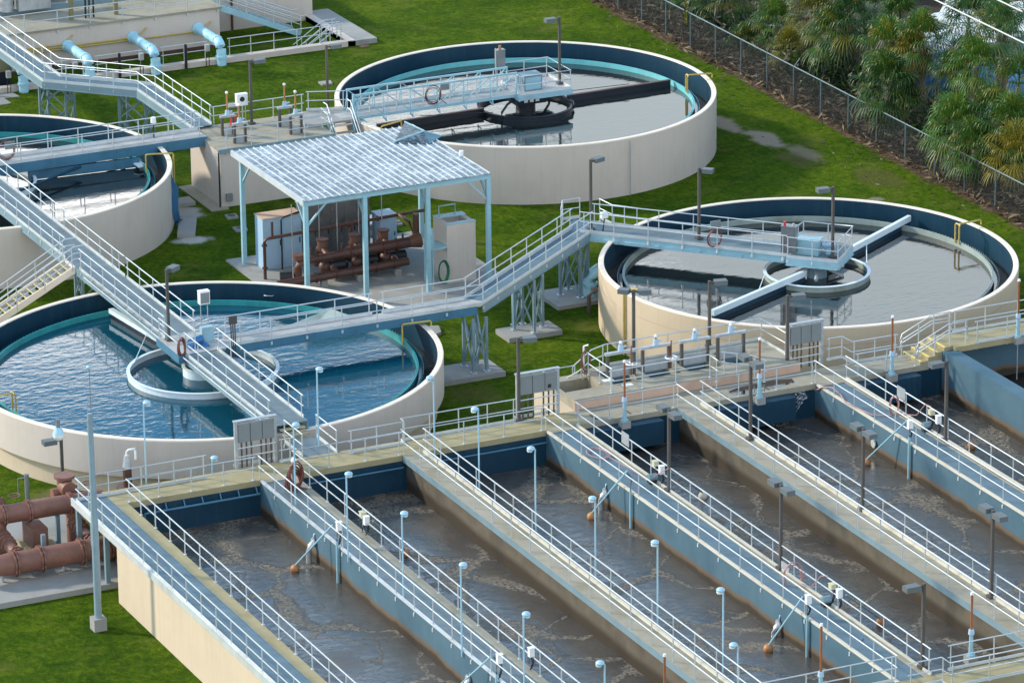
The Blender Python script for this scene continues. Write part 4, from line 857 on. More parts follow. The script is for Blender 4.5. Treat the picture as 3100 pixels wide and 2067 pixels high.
for a, b, l in ((24.4,26.2,'left of the first pale blue pipe'),(27.5,30.4,'between first and second pale blue pipes'),(31.6,34.5,'between second and third pale blue pipes'),(35.8,43.2,'right of the third pale blue pipe')):
    rail('trench guard rail '+l, [(a,71.3,.32),(b,71.3,.32)], RG, spacing=1.5, toe=False)
for i, x in enumerate((22.95, 27.05, 31.15, 35.3)):
    t = thing('process_pipe', ('first pale blue pipe, partly behind the walkway at left edge','second pale blue pipe from the left, dropping beside the walkway bend','third pale blue pipe from left, bending into the grass','rightmost pale blue pipe leaving the beige wall')[i], 'pipe', (x,71.0,0), 'pale blue pipes of the building')
    r = .29; arc = [(x-.1, 71.0+.9*math.cos(k*math.pi/10), .95+.9*math.sin(k*math.pi/10)) for k in range(6)][::-1]
    MB().tube([(x-.1,74.55,1.32),(x-.1,71.35,1.32)]+[(x-.1, 71.35-.55*math.sin(k*math.pi/10), .77+.55*math.cos(k*math.pi/10)) for k in range(1,6)]+[(x-.1,70.8,-.2)], r, 24).build('pipe', M['pipeblue'], t)
    
    for q, d, k in (((x-.1,71.4,1.32),(0,1,0),1.18),((x-.1,70.8,.5),(0,0,1),1.2),((x-.1,74.4,1.32),(0,1,0),1.3)): mb = MB(); flange(mb, q, d, r*k, .13, 24); mb.build('flange', M['pipeblue'], t)
    if i < 4:
        u = thing('pressure_gauge_stand', ('gauge stand left of the walkway bend below the pipe','gauge stand next to the second pale blue pipe','gauge stand next to the third pale blue pipe','gauge stand next to the rightmost pale blue pipe')[i], 'gauge', (x-1.0,70.8,0), 'gauge stands by the pale blue pipes'); MB().box(x-1.1,x-.85,70.7,70.95,.95,1.35).build('gauge', M['galv'], u)
        for dx in (-1.07,-.88): MB().tube([(x+dx,70.8,0),(x+dx,70.8,1.0)], .025, 6).build('leg', M['black'], u)
        MB().tube([(x-2.3,70.9,0),(x-2.3,70.9,1.5)], .09, 8).build('post', M['black'], u)
# stair at the right of the building
st2 = thing('stairway', 'pale blue steel stair flight with many handrails at right end of building', 'stairway', (40,74,0))
for y in (73.5, 74.9): MB().beam((36.7,y+1.2,2.35), (41.9,y+1.2,.05), .07, .34).build('stringer', M['blue'], st2)
for i in range(15): f = (i+.5)/15; MB().box(36.7+5.2*f-.15, 36.7+5.2*f+.15, 74.7, 76.1, 2.4-2.3*f-.03, 2.4-2.3*f).build('tread', M['conc_g'], st2)
for y in (74.65, 76.15):
    g = MB().tube([(36.2,y,3.5),(36.7,y,3.5),(41.9,y,1.2),(42.3,y,1.2)], .03, 8).build('handrail', M['rail'], st2)
    for h in (.45,.75): MB().tube([(36.7,y,2.5+h),(41.9,y,.2+h)], .026, 8).build('mid_rail', M['rail'], g)
    for f in (0,.33,.66,1): MB().tube([(36.7+5.2*f,y,2.4-2.3*f),(36.7+5.2*f,y,3.5-2.3*f)], .03, 6).build('post', M['rail'], g)
st3 = thing('stairway', 'sunken stair with pale handrails going down into the building trench', 'stairway', (41,72.2,0))
for i in range(8): MB().box(42.6-.3*(i+1), 42.6-.3*i, 71.6, 72.9, .1-.2*i, .14-.2*i).build('tread', M['conc_g'], st3)
for y in (71.6,72.2,72.9):
    for h in (.95,.5): MB().tube([(43.4,y,.3+h),(42.6,y,.3+h),(39.8,y,-1.5+h)], .028, 8).build('handrail', M['rail'], st3)
    for x, z in ((43.2,.3),(42.5,.2),(41.2,-.6)): MB().tube([(x,y,z),(x,y,z+.98)], .03, 6).build('post', M['rail'], st3)
# equipment on the roof deck
rp = thing('roof_pipework', 'thick grey roof pipe with fittings behind the roof guard rail', 'pipework', (20,79.2,2.8)); pipe(rp, [(12,79.4,3.7),(22.3,79.4,3.7)], .33, 'galv', [((20.1,79.4,3.7),X_),((21.2,79.4,3.7),X_)], 16); MB().box(25.2,27.2,77.8,78.6,2.8,3.9).build('pipe_box', M['galv'], rp); MB().cyl(24.6,78.3,2.8,6,.4,n=16).build('riser', M['galv'], rp); MB().tube([(25,79.4,4.3),(28.6,79.4,4.3)], .3, 16).build('duct', M['galv'], rp)
MB().box(34.4,35.6,79.3,80.1,3.2,6).build('duct_riser', M['galv'], rp); MB().beam((30.5,79.4,4.6),(32.0,79.4,3.4), .7, .06).build('hatch_lid', M['galv'], rp)
op = thing('control_board', 'olive framed control board with pale panel on the roof deck', 'control board', (28.8,75.6,2.48)); MB().box(27.6,30.6,74.2,74.5,4.5,5.9).build('panel', M['tan_box'], op)
for x in (27.7,30.5): MB().box(x-.12,x+.12,75.6,75.8,2.48,3.95).build('leg', M['olive'], op)
for x in (28.6,28.85,29.1): MB().tube([(x,75.7,2.48),(x,75.7,3.95)], .06, 8).build('conduit', M['black'], op)
ob = thing('control_board', 'olive panel board standing on a dark base at the left edge', 'control board', tuple(at(10,300,0))); p = at(12,262,0); MB().box(p.x-1.2,p.x+.5,p.y-.1,p.y+.1,.9,2.0).build('panel', M['olive'], ob); MB().box(p.x-1.2,p.x+.45,p.y-.08,p.y+.08,0,.9).build('base', M['navy'], ob)
for pts_, nmz in (([(0,272),(60,292),(0,300)],0),([(0,318),(34,312),(0,298)],0)):
    pass
struct('concrete_pad', MB().prism([tuple(at(-40,300,.05)[:2]),tuple(at(-40,275,.05)[:2]),tuple(at(25,273,.05)[:2]),tuple(at(60,292,.05)[:2]),tuple(at(15,297,.05)[:2])], -.05, .05), M['conc_g'])
struct('concrete_pad', MB().prism([tuple(at(-40,325,.05)[:2]),tuple(at(-40,298,.05)[:2]),tuple(at(12,297,.05)[:2]),tuple(at(34,312,.05)[:2])], -.05, .05), M['conc_g'])
# ------------------------------------------------------------------ raised inlet box with gates
ib = thing('inlet_box', 'raised concrete inlet box with gate frames between the basin and right tank', 'concrete box', (30, 2.3, 0))
mb = MB(); xs = [26.4, 26.85, 28.35, 28.75, 30.35, 30.75, 32.45, 32.85, 34.5, 35.9]
mb.box(24.3, 35.9, .62, 1.75, 0, 3.38); mb.box(26.4, 35.9, 3.55, 4.25, 0, 3.38)
for a, b in ((26.4,26.85),(28.35,28.75),(30.35,30.75),(32.45,32.85),(34.5,35.9)): mb.box(a, b, 1.75, 3.55, 0, 3.38)
mb.build('deck', M['conc'], ib)
for a, b in ((26.85,28.35),(28.75,30.35),(30.75,32.45),(32.85,34.5)):
    mb = MB(); mb.box(a+.002, b-.002, 1.752, 3.548, 2.3, 2.75); mb.build('channel_floor', M['basin'], ib); MB().box(a+.04, b-.04, 3.50, 3.545, 2.75, 3.38).build('channel_lining', M['steelblue'], ib)
MB().box(24.28, 35.92, .57, .618, 2.9, 3.34).build('front_face', M['peach'], ib)
mb = MB(); mb.box(24.3, 24.6, 1.75, 4.25, 0, 3.2); mb.box(24.6, 26.4, 3.6, 4.25, 0, 3.2); mb.build('sump_wall', M['conc'], ib); MB().box(24.6, 26.4, 1.75, 3.6, .5, .9).build('sump_floor', M['black'], ib)
MB().box(23.9, 24.3, .6, 4.2, 0, 2.88).build('sunlit_side_wall', M['cream'], ib)
for x, y in ((26.6,2.2),(27.1,1.2)): MB().box(x, x+.5, y, y+.3, 3.383, 3.40).build('white_plate', M['white'], ib)
GG = 'gate stands on the inlet box'
for (px, py, pt), lb in zip(((1897,1150,1037),(2015,1140,1017),(2133,1120,999),(2240,1100,983)), ('brown stemmed gate stand nearest the hose on inlet box','second brown stemmed gate stand from the hose on inlet box','third brown stemmed gate stand, by the tall thin lamp post','brown stemmed gate stand of inlet box nearest the grey panel board')):
    p = at(px, py, 3.38); gate(lb, (p.x, 2.6, 3.38), ztop(p.x, 2.6, pt), GG, 1.05, 'rust', 1.35)
for (px, py, pt), lb in zip(((1911,1100,1047),(2032,1082,1030)), ('white handwheel beside the first gate of inlet box','white handwheel beside the second gate of inlet box')):
    p = aty(px, py, 2.5); t = thing('handwheel', lb, 'handwheel', (p.x, 2.5, 3.38), 'white handwheels of the inlet box'); MB().tube([(p.x,2.5,3.38),(p.x,2.5,ztop(p.x,2.5,pt))], .035, 8).build('spindle', M['rust'], t)
    mb = MB().tube([(p.x+.27*math.cos(k*.314), 2.5+.27*math.sin(k*.314), p.z) for k in range(20)], .035, 6, True); mb.tube([(p.x-.27,2.5,p.z),(p.x+.27,2.5,p.z)], .025, 6); mb.tube([(p.x,2.23,p.z),(p.x,2.77,p.z)], .025, 6); mb.build('wheel', M['white'], t)
GI = 'guard rails on the inlet box'
rail('guard rail on camera side of the inlet box above peach wall', [(26.1,.70,3.38),(31.2,.70,3.38),(31.2,-.2,3.38)], GI, spacing=1.6, toe=False, drop=.3)
rail('guard rail on far side of the inlet box towards the right tank', [(27.6,4.15,3.38),(35.7,4.15,3.38),(35.8,1.7,3.38)], GI, spacing=1.7)
rail('guard rail over the open sump with red hose', [(26.35,3.5,3.38),(26.35,.9,3.38)], GI, spacing=1.3, toe=False)
rail('guard rail beside the landing steps at left of the sump', [(27.6,4.15,3.38),(26.9,4.2,3.2),(26.0,4.3,2.5)], GI, spacing=.8, toe=False)
rail('zigzag guard rail of the low landing left of the inlet box', [(26.2,3.6,2.6),(25.2,4.1,1.9),(24.7,4.9,2.3),(26.4,4.9,2.3)], GI, spacing=.9, toe=False)
rail('guard rail with bright bars beside the third panel board', [(31.9,.75,3.38),(33.3,.4,3.1),(33.8,-.1,2.9)], GI, spacing=.9, toe=False)
# ------------------------------------------------------------------ electrical panel boards
def board(label, x0, x1, y, z=2.9, h=2.15):
    t = thing('panel_board', label, 'panel board', ((x0+x1)/2, y, z), 'electrical panel boards along the far walkway')
    for x in (x0, x1): MB().box(x-.07, x+.07, y-.07, y+.07, z, z+h).build('frame_post', M['galv'], t)
    MB().box(x0-.1, x1+.1, y-.09, y+.12, z+h, z+h+.06).build('top_hood', M['galv'], t)
    w = (x1-x0-.14)/3
    for i in range(3): MB().box(x0+.07+w*i+.015, x0+.07+w*(i+1)-.015, y-.14, y+.1, z+h*.56, z+h-.1).build('enclosure', M['panelgrey'], t)
    for i in range(7):
        if i in (3,): continue
        x = x0+.25+i*(x1-x0-.45)/6; MB().tube([(x,y-.02,z),(x,y-.02,z+h*.56)], .045, 6).build('conduit', M['bronze'], t)
    for zz in (.55, .95): MB().tube([(x0,y-.12,z+zz),(x1,y-.12,z+zz)], .028, 6).build('cross_rail', M['rail'], t)
    MB().box(x0-.1, x1+.1, y+.15, y+.18, z, z+.14).build('toe_plate', M['toe'], t)
    return t
board('grey three box panel board in front of the nearest round tank', 7.75, 9.6, .62)
t = board('grey three box panel board by grass at the middle wall', 21.45, 23.45, .62); MB().box(22.9,23.06,.46,.475,4.25,4.42).build('label_plate', M['black'], t)
board('grey three box panel board in front of the right tank', 35.55, 37.3, 1.1)
# ------------------------------------------------------------------ lamp posts
def lamp(label, base, top_py, heads, hz=.22, hl=.62, zt=None, group='bronze box lamp posts'):
    x, y, z = base; zt = zt or ztop(x, y, top_py)
    t = thing('lamp_post', label, 'lamp post', base, group)
    MB().box(x-.16, x+.16, y-.16, y+.16, z, z+.12).build('base', M['bronze'], t); MB().box(x-.062, x+.062, y-.062, y+.062, z+.12, zt).build('pole', M['bronze'], t)
    for dx, dy in heads:
        a = MB().beam((x,y,zt-.1), (x+dx*.28,y+dy*.28,zt-.1), .08, .08).build('arm', M['bronze'], t)
        h = MB().beam((x+dx*.24,y+dy*.24,zt-.11), (x+dx*(.24+hl),y+dy*(.24+hl),zt-.11), .40, hz).build('head', M['lamphead'], t)
        MB().beam((x+dx*.30,y+dy*.30,zt-.11-hz/2-.006), (x+dx*(.18+hl),y+dy*(.18+hl),zt-.11-hz/2-.006), .32, .012).build('lens', M['lens'], h)
    return t
A_, Bx = (0, 1), (1, 0)
LP = [((194,1540,0),1325,[(-1,0)],'box lamp post rising behind the big brown pipes, lower left'),
 ((762,376,3.25),183,[(1,0)],'box lamp post standing on the splitter box deck'),
 ((993,340,0),138,[(1,0)],'box lamp post on grass left of the far tank rim'),
 ((1694.5,255,3.4),52,[(-1,0)],'box lamp post on the far tank platform with hanging bracket'),
 ((1789,694.5,3.4),483,[(.9,.3)],'box lamp post where the slanted walk meets the right tank bridge'),
 ((2116,724,3.4),508,[(.6,-.6)],'box lamp post halfway along the right tank bridge'),
 ((2520,780.6,3.4),565,[(-1,.1)],'box lamp post on square platform of the right tank'),
 ((511.7,1031.8,3.4),815,[(.8,.55)],'box lamp post on the long footbridge over the nearest tank'),
 ((1918.5,1089,2.9),877,[(.9,-.3),(-.6,.6)],'two headed lamp post on inlet box next to yellow tank pipe'),
 ((2147.5,1051.5,2.9),850,[(.95,-.2)],'single headed lamp post rising from the middle of the inlet box'),
 ((2382.6,1120,2.9),893,[(.95,-.2)],'lamp post at left end of the panel board by right tank'),
 ((1571,1274,2.9),1022,[(.95,-.2)],'lamp post behind the panel board by the grass'),
 ((2271.5,1330,2.9),1086,[(0,1),(0,-1)],'two headed lamp post nearest the far walkway on right tan wall'),
 ((2025.4,1485,2.9),1239,[(0,1),(0,-1)],'two headed lamp post nearest the far walkway on middle blue wall'),
 ((2862,1334,2.9),1091,[(-1,0)],'single headed lamp post on the farthest right blue wall'),
 ((2611,1544.5,2.9),1296,[(0,1),(0,-1)],'two headed lamp post midway along the right tan wall'),
 ((2363,1721.5,2.9),1466,[(0,1),(0,-1)],'two headed lamp post midway along middle blue wall by pink hose'),
 ((3000.5,1808,2.9),1544,[(0,1),(0,-1)],'two headed lamp post near right edge on the tan wall'),
 ((2792,2020.6,2.9),1765,[(-1,0)],'single headed lamp post at bottom right end of the middle blue wall')]
for (px, py, z), tp, hd, lb in LP:
    p = at(px, py, z); lamp(lb, tuple(p), tp, hd)
# pale blue luminaires on thin poles: one built, the rest copied
def luminaire(label, base, h=3.55):
    x, y, z = base; t = thing('walkway_light', label, 'walkway light', base, 'pale blue walkway lights on thin poles')
    MB().tube([(x,y,z-.3),(x,y,z+h)], .036, 8).build('pole', M['lumi'], t)
    h_ = MB().ball((x+.17,y+.05,z+h+.04), .175, 14, 8, .6).build('head', M['lumi'], t); MB().cyl(x+.22,y+.05,z+h-.10,z+h-.02,.11,.13,12).build('lens', M['white'], h_)
    return t
LU = [((443,1455),0,'thin walkway light in front of the nearest tank wall, farthest left'),((965,1350),.2,'thin walkway light beside the end of the long footbridge'),((1316,1372),3.0,'thin walkway light at head of the left tan wall, by tank edge'),((1451,1470),3.0,'thin walkway light second along the left tan wall'),((1054,1680),.3,'thin walkway light by the white box on the grey grating wall'),((1622,1595.6),2.6,'thin walkway light third along the left tan wall'),
      ((894.8,1525),.3,'thin walkway light right beside the big hose coil'),((1221.4,1804),.3,'thin walkway light next to the float ball of second channel'),((1398.5,1965.5),.3,'thin walkway light halfway down the grey grating wall'),((1803,1749),3.3,'thin walkway light in front of the float of third channel'),((1991,1887),3.3,'thin walkway light fifth along the left tan wall'),((2188.7,2036),3.3,'thin walkway light sixth along the left tan wall')]
first = None
for (px, py), rz, lb in LU:
    p = at(px, py, 2.9)
    if first is None: first = luminaire(lb, tuple(p))
    else: copy_at(first, tuple(p), lb, rz)
for (px, py), X, rz, lb in (((1584.6,1865),8.1,.2,'thin walkway light above the lower float pipe, bottom centre'),((1830.6,2010),8.1,2.2,'thin walkway light lowest at the bottom edge, head to left'),((2234,1955),16.25,2.2,'thin walkway light lowest on the left tan wall near bottom edge')):
    p = atx(px, py, X); copy_at(first, (p.x, p.y, p.z-3.55), lb, rz)
p = aty(642, 1392, 1.2); copy_at(first, (p.x, p.y, p.z-3.55), 'short walkway light peeking above the rail left of the first panel board', .3)
# tall camera pole at the left
p = at(298, 1884, .3); x, y = p.x, p.y; zt = ztop(x, y, 1251)
cp = thing('camera_pole', 'tall grey pole with globe camera on an arm and thin whip mast', 'camera pole', (x, y, 0))
MB().box(x-.28, x+.28, y-.28, y+.28, -.1, .55).build('concrete_base', M['conc_g'], cp); MB().cyl(x, y, .55, zt, .155, .115, 16).build('pole', M['polegrey'], cp)
MB().tube([(x+.12,y-.02,.6),(x+.16,y-.02,2.5),(x+.14,y,6.5)], .02, 6).build('conduit', M['galv'], cp)
MB().tube([(x,y,zt-.35),(x-1.35,y,zt-.12)], .045, 8).build('arm', M['galv'], cp); MB().cyl(x-1.4,y,zt-.42,zt-.02,.09,n=10).build('arm_drop', M['panelgrey'], cp)
g_ = MB().ball((x-1.4,y,zt-.72), .24, 16, 10, 1.05).build('camera_globe', M['white'], cp); MB().cyl(x-1.4,y,zt-.66,zt-.38,.25,.14,16).build('globe_cap', M['lumi'], g_)
MB().tube([(x+.06,y,zt-.3),(x+.06,y,ztop(x,y,1115))], .02, 6).build('whip_mast', M['panelgrey'], cp); MB().ball((x+.04,y,ztop(x,y,1112)), .1, 10, 6, .8).build('mast_tip', M['lumi'], cp)
# valve pedestals with brown stems
def pedestal(label, base, zs, h=1.15):
    x, y, z = base; t = thing('valve_pedestal', label, 'valve stand', base, 'pale blue valve pedestals with brown stems')
    MB().box(x-.22, x+.22, y-.2, y+.2, z-.3, z+.02).build('bracket', M['conc_g'], t); MB().cyl(x, y, z+.02, z+.10, .17, n=12).build('foot', M['blue'], t); MB().cyl(x, y, z+.10, z+h-.2, .10, .075, 12).build('column', M['blue'], t); MB().cyl(x, y, z+h-.2, z+h, .13, .11, 12).build('gear_head', M['cab'], t)
    MB().cyl(x, y, z+h, zs-.08, .05, n=10).build('stem', M['rust'], t); MB().cyl(x, y, zs-.1, zs, .075, .06, 10).build('stem_cap', M['white'], t)
    MB().tube([(x,y,z-.3),(x,y,1.5)], .03, 6).build('spindle', M['galv'], t)
for (px, py, z), tp, lb in (((1891,1275,2.9),1090,'brown stemmed valve pedestal on the walkway right of the first tan curb'),((2299,1203,2.9),1022,'brown stemmed valve pedestal by the puddle on the far walkway'),((2699.5,1134,2.9),955,'brown stemmed valve pedestal left of the yellow edged steps'),((3081,1020,3.6),845,'brown stemmed valve pedestal on raised walkway at the right edge'),((2939,1985,2.9),1792,'brown stemmed valve pedestal by the tan walkway, bottom right')):
    p = at(px, py, z); pedestal(lb, (p.x, p.y, z), ztop(p.x, p.y, tp))
p = aty(2486.7, 1886, -33.5); pedestal('brown stemmed valve pedestal behind bottom rail, right of the float', (p.x, -33.5, 2.9), p.z, 1.25)
p = aty(2011.8, 1978, -33.5); pedestal('brown stemmed valve pedestal cut by the bottom edge', (p.x, -33.5, 2.9), p.z, 1.25)
# ------------------------------------------------------------------ float arms and gooseneck pipes in the channels
def airset(lb, X, gp, gb, fl, arm, cd, n):
    """gp: pipe foot pixel at water, gb: bend pixel, fl: float pixel, arm: arm pivot pixel, cd: conduit top pixel"""
    a = at(*gp, 1.25); t = thing('gooseneck_pipe', 'pale gooseneck pipe with valve leaving the wall, '+lb, 'pipe', (a.x, a.y, 1.5), 'gooseneck pipes of the aeration channels')
    b = atx(*gb, a.x+.45); zt = b.z+.05; yb = a.y
    MB().tube([(a.x,yb,1.0),(a.x,yb,zt-.35),(a.x+.06,yb,zt-.14),(a.x+.2,yb,zt-.03),(a.x+.4,yb,zt),(X+.05,yb,zt)], .125, 14).build('pipe', M['galv'], t)
    for xx in (a.x+.48, a.x+.60, X-.12): MB().tube([(xx,yb,zt),(xx+.06,yb,zt)], .2, 16).build('flange', M['galv'], t)
    v = MB().cyl(a.x+.62, yb, zt+.1, zt+.38, .11, n=10).build('valve', M['cab'], t); MB().tube([(a.x+.62,yb,zt+.34),(a.x+.25,yb,zt+.36),(a.x+.22,yb,zt+.1)], .04, 8).build('lever', M['cab'], v)
    f = at(*fl, 1.36); p = atx(*arm, X+.1); t2 = thing('float_ball', 'orange brown float ball on a long blue arm, '+lb, 'float', tuple(f), 'float balls on arms'); MB().ball(f, .205, 16, 10).build('ball', M['float'], t2); MB().tube([f+Vector((0,0,.15)), p], .036, 8).build('arm', M['blue'], t2)
    c = atx(*cd, X-.10); t3 = thing('wall_conduit', 'vertical blue conduit clipped to the blue wall, '+lb, 'conduit', (c.x, c.y, 1.4), 'wall conduits by the float arms'); MB().tube([(c.x,c.y,1.1),(c.x,c.y,c.z)], .06, 8).build('conduit', M['blue'], t3)
    mb = MB(); mb.tube([(c.x,c.y,c.z),(c.x+.06,c.y+.1,c.z+.3),(c.x+.3,c.y+.5,c.z+.35),(c.x+.25,c.y+.8,3.5)], .03, 6); mb.build('cable', M['black'], t3)
airset('second wall from left', 8.12, (936,1702), (952,1631), (893,1721), (1007,1588), (1020,1638), 0)
airset('middle blue wall, farther one', 22.0, (1819.5,1542.5), (1834,1480), (1791,1563), (1899,1424), (1909,1485), 1)
airset('middle blue wall, nearer one', 22.0, (2344,1925), (2346,1868), (2325.7,1963), (2430.7,1805), (2444,1862), 2)
airset('farthest right blue wall', 35.78, (2658,1376), (2668,1327), (2623.7,1399), (2744,1275), (2752.8,1323), 3)
airset('second wall from left, bottom edge', 8.12, (1408,2098), (1417,2036), (1360,2112), (1494,1979), (1503,2040), 4)
for (fl, arm, X, lb) in (((1227,1674),(1129,1576),9.7,'in the second channel behind a thin light'),((2127.7,1501),(2031,1427),23.5,'pale one in the fourth channel'),((2666,1883),(2561.7,1800),23.5,'in the fourth channel near bottom'),((2940,1351),(2865,1282),37.4,'in the wide channel at the right')):
    f = at(*fl, 1.36); p = atx(*arm, X); t2 = thing('float_ball', 'float ball on a dark arm '+lb, 'float', tuple(f), 'float balls on arms'); MB().ball(f, .205, 16, 10).build('ball', M['float' if 'pale' not in lb else 'curb'], t2); MB().tube([f+Vector((0,0,.15)), p], .036, 8).build('arm', M['steelblue'], t2)
# control boxes on rails of the walls
def jbox(lb, px, py, X, mat='white', s=(.22,.18,.36)):
    p = atx(px, py, X); t = thing('junction_box', lb, 'junction box', tuple(p), 'junction boxes along the walls')
    MB().box(p.x-s[0]/2, p.x+s[0]/2, p.y-s[1]/2, p.y+s[1]/2, p.z-s[2]/2, p.z+s[2]/2).build('enclosure', M[mat], t); MB().box(p.x-s[0]/2-.02, p.x+s[0]/2+.02, p.y-s[1]/2-.02, p.y+s[1]/2+.02, p.z+s[2]/2, p.z+s[2]/2+.03).build('cover', M[mat], t)
    mb = MB(); mb.tube([(p.x,p.y,p.z-s[2]/2),(p.x+.04,p.y-.05,p.z-s[2]/2-.25),(p.x-.05,p.y,2.9)], .025, 6); mb.tube([(p.x+.08,p.y,p.z-s[2]/2),(p.x+.14,p.y+.05,p.z-.5),(p.x+.05,p.y+.1,2.9)], .022, 6); mb.build('cable', M['black'], t)
for a in (('white junction box on right rail of the grey grating wall',1109,1575,9.66),('white junction box on left rail of the grey grating wall',1026,1592,8.15),('white junction box on right rail, lower end of the grey grating wall',1608,1973,9.66),('white junction box on left rail, lower end of the grey grating wall',1512,1993,8.15),('white junction box on the middle blue wall, farther set',2003,1422,23.5),('white junction box on middle blue wall, nearer set',2541,1796,23.5),('white junction box on the farthest right blue wall',2841,1270,37.35),('white junction box low on left rail of middle blue wall, nearer set',2447,1814,22.05),('white junction box low on left rail of farthest right blue wall',2755,1285,35.85)): jbox(*a)
for a in (('tan junction box on the middle blue wall, farther set',1984,1402,23.5),('tan junction box on middle blue wall, nearer set',2520,1774,23.5),('tan junction box on the farthest right blue wall',2820,1248,37.35),('tan junction box by rail of the second wall from left',1098,1556,9.66),('tan box behind the bottom rail near middle blue wall end',2613,2018,22.9)): jbox(*a, mat='tan_box', s=(.24,.24,.2))
for (px,py,X,lb) in ((1975,1436,23.3,'blue pump motor beside tan box on middle blue wall'),(2502,1800,23.3,'blue pump motor beside tan box lower on middle blue wall'),(2805,1280,37.2,'blue pump motor beside tan box on farthest right blue wall')):
    p = atx(px, py, X); t = thing('pump_motor', lb, 'motor', (p.x,p.y,2.9), 'blue pump motors on the walls'); MB().tube([(p.x-.2,p.y,3.15),(p.x+.2,p.y,3.15)], .16, 12).build('motor_body', M['steelblue'], t); MB().box(p.x-.2,p.x+.2,p.y-.14,p.y+.14,2.9,3.02).build('motor_foot', M['black'], t)
# control stand, sign sheets
for (px,py,X,lb) in ((1893,1328,23.5,'grey notice sheet tied to rail at head of middle blue wall'),(2728,1190,37.35,'pale notice sheet on rail by the pink hose coil'),(2376,1722,23.5,'grey notice sheet on rail behind the nearer pink hose coil')):
    p = atx(px, py, X); t = thing('notice_sheet', lb, 'notice', tuple(p), 'notice sheets on the rails'); MB().box(p.x-.012,p.x+.012,p.y-.36,p.y+.36,p.z-.28,p.z+.28).build('sheet', M['galv'], t)
# hoses
def coil(lb, c, r, mat, n=5, axis='y', sq=1.0, tail=None, name='hose_coil', th=.02):
    c = Vector(c); t = thing(name, lb, 'hose', tuple(c), 'hoses hung about the plant'); mb = MB()
    for i in range(n):
        rr = r*(1+.07*(i % 3)); o = (i-n/2)*.035; ph = random.uniform(-.12, .12); pts = []
        for k in range(22):
            a = 2*math.pi*k/22; q = (rr*math.cos(a)+ph*.2, rr*math.sin(a)*sq - (.05*i if sq > 1 else 0))
            pts.append(c+(Vector((q[0], o, q[1])) if axis == 'y' else Vector((o, q[0], q[1])) if axis == 'x' else Vector((q[0], q[1], o*.5))))
        mb.tube(pts, th, 6, True)
    mb.build('coil', M[mat], t)
    if tail: MB().tube(tail, th, 6).build('tail', M[mat], t)
    return t
p = atx(891,1425,9.0); t = coil('big dusty brown hose coil hung on a post at the grey grating wall', p, .30, 'hose', 15, 'y', 1.75, [tuple(p+Vector((-.3,0,-.5))), tuple(p+Vector((.1,.1,-.75))), (p.x+.5,p.y-.2,2.93)], th=.032); MB().tube([(p.x,p.y+.15,2.9),(p.x,p.y+.15,p.z+.6)], .05, 8).build('hanger_post', M['galv'], t); MB().ball((p.x-.05,p.y-.1,p.z+.52), .14, 10, 6).build('nozzle', M['white'], t)
p = at(1825,1368,2.95); coil('pink hose lying in loops on the middle blue wall', (22.7,p.y,2.98), .42, 'hosep', 3, 'z', 1.5, [(22.9,p.y-.6,2.98),(23.1,p.y-2.5,2.98),(23.2,p.y-4.2,3.0),(23.35,p.y-4.8,3.5),(23.45,p.y-5.6,4.0)])
p = atx(2399,1735,23.2); coil('pink hose coil hanging by a lamp on the middle blue wall', p, .42, 'hosep', 5, 'y', 1.25, [tuple(p+Vector((.3,0,-.45))), (23.3,p.y-1.4,3.2), (23.45,p.y-2.0,3.9), (23.45,p.y-2.5,4.1)])
p = atx(2707,1222,37.0); coil('pink hose coil hanging at the farthest right blue wall', p, .22, 'hosep', 5, 'y', 2.0, [tuple(p+Vector((.1,0,-.45))), (37.1,p.y-.8,3.1),(37.25,p.y-1.6,3.3),(37.35,p.y-2.2,4.0),(37.35,p.y-2.7,4.05)])
p0_ = atx(2472,1180,35.7); sj = thing('spray_hose', 'pink spray hose bent over the blue wall by the spray fan', 'hose', tuple(p0_)); MB().tube([p0_, atx(2490,1172,35.75), atx(2520,1173,35.9), atx(2545,1195,36.0), at(2560,1218,2.93), at(2640,1256,2.93), at(2700,1258,2.93)], .032, 8).build('hose', M['hosep'], sj)
src = atx(2468, 1180, 35.65); mb = MB(); rnd = random.Random(4)
for k in range(420):
    a = rnd.uniform(-.75, .55); L = rnd.uniform(.15, 1.0)**.8*2.3; d = Vector((-.93, .10+.35*a, -.18+.45*a)).normalized(); q = src+d*L-Vector((0,0,.14*L*L)); e = d*.05
    mb.add([q-e-Vector((0,0,.005)), q+e, q+Vector((0,.006,.006))], [(0,1,2)])
tag(mb.build('water_spray', M['white'], loc=src), 'fine white spray fanning from the pink hose nozzle over the channel', 'spray', kind='stuff')
coil('red hose coil on the trussed bridge of the far tank', (38.0,46.55,4.15), .42, 'hose', 4, 'y', 1.1, [(38.3,46.5,3.9),(38.8,46.5,3.45)])
p = atx(2164,716,40.0); coil('red hose coil on the right tank bridge', at(2164,716,4.0), .36, 'hose', 4, 'y', 1.1)
coil('dark red hose hung at platform of the nearest tank', at(549,1046,3.9), .16, 'hose', 5, 'y', 2.6, th=.035)
coil('dark red hose coil on the bridge at the left edge', at(19,450,4.05), .42, 'hose', 4, 'y', 1.1)
p = aty(1772,1085,3.6); t = coil('purple red hose bundle on the sump rail of the inlet box', p, .2, 'hose', 6, 'y', 2.4, [(p.x+.2,p.y-.1,3.5),(p.x+.9,p.y-.6,3.42),(p.x+1.8,p.y-.9,3.42)]); MB().tube([(p.x,p.y+.15,3.3),(p.x,p.y+.15,p.z+.55),(p.x+.2,p.y+.1,p.z+.6)], .05, 8).build('hanger_post', M['white'], t)
p = at(527,612,1.5); t = thing('hose_bundle', 'dark blue hose bundle hanging on flank of the left edge tank', 'hose', (p.x, p.y, 0))
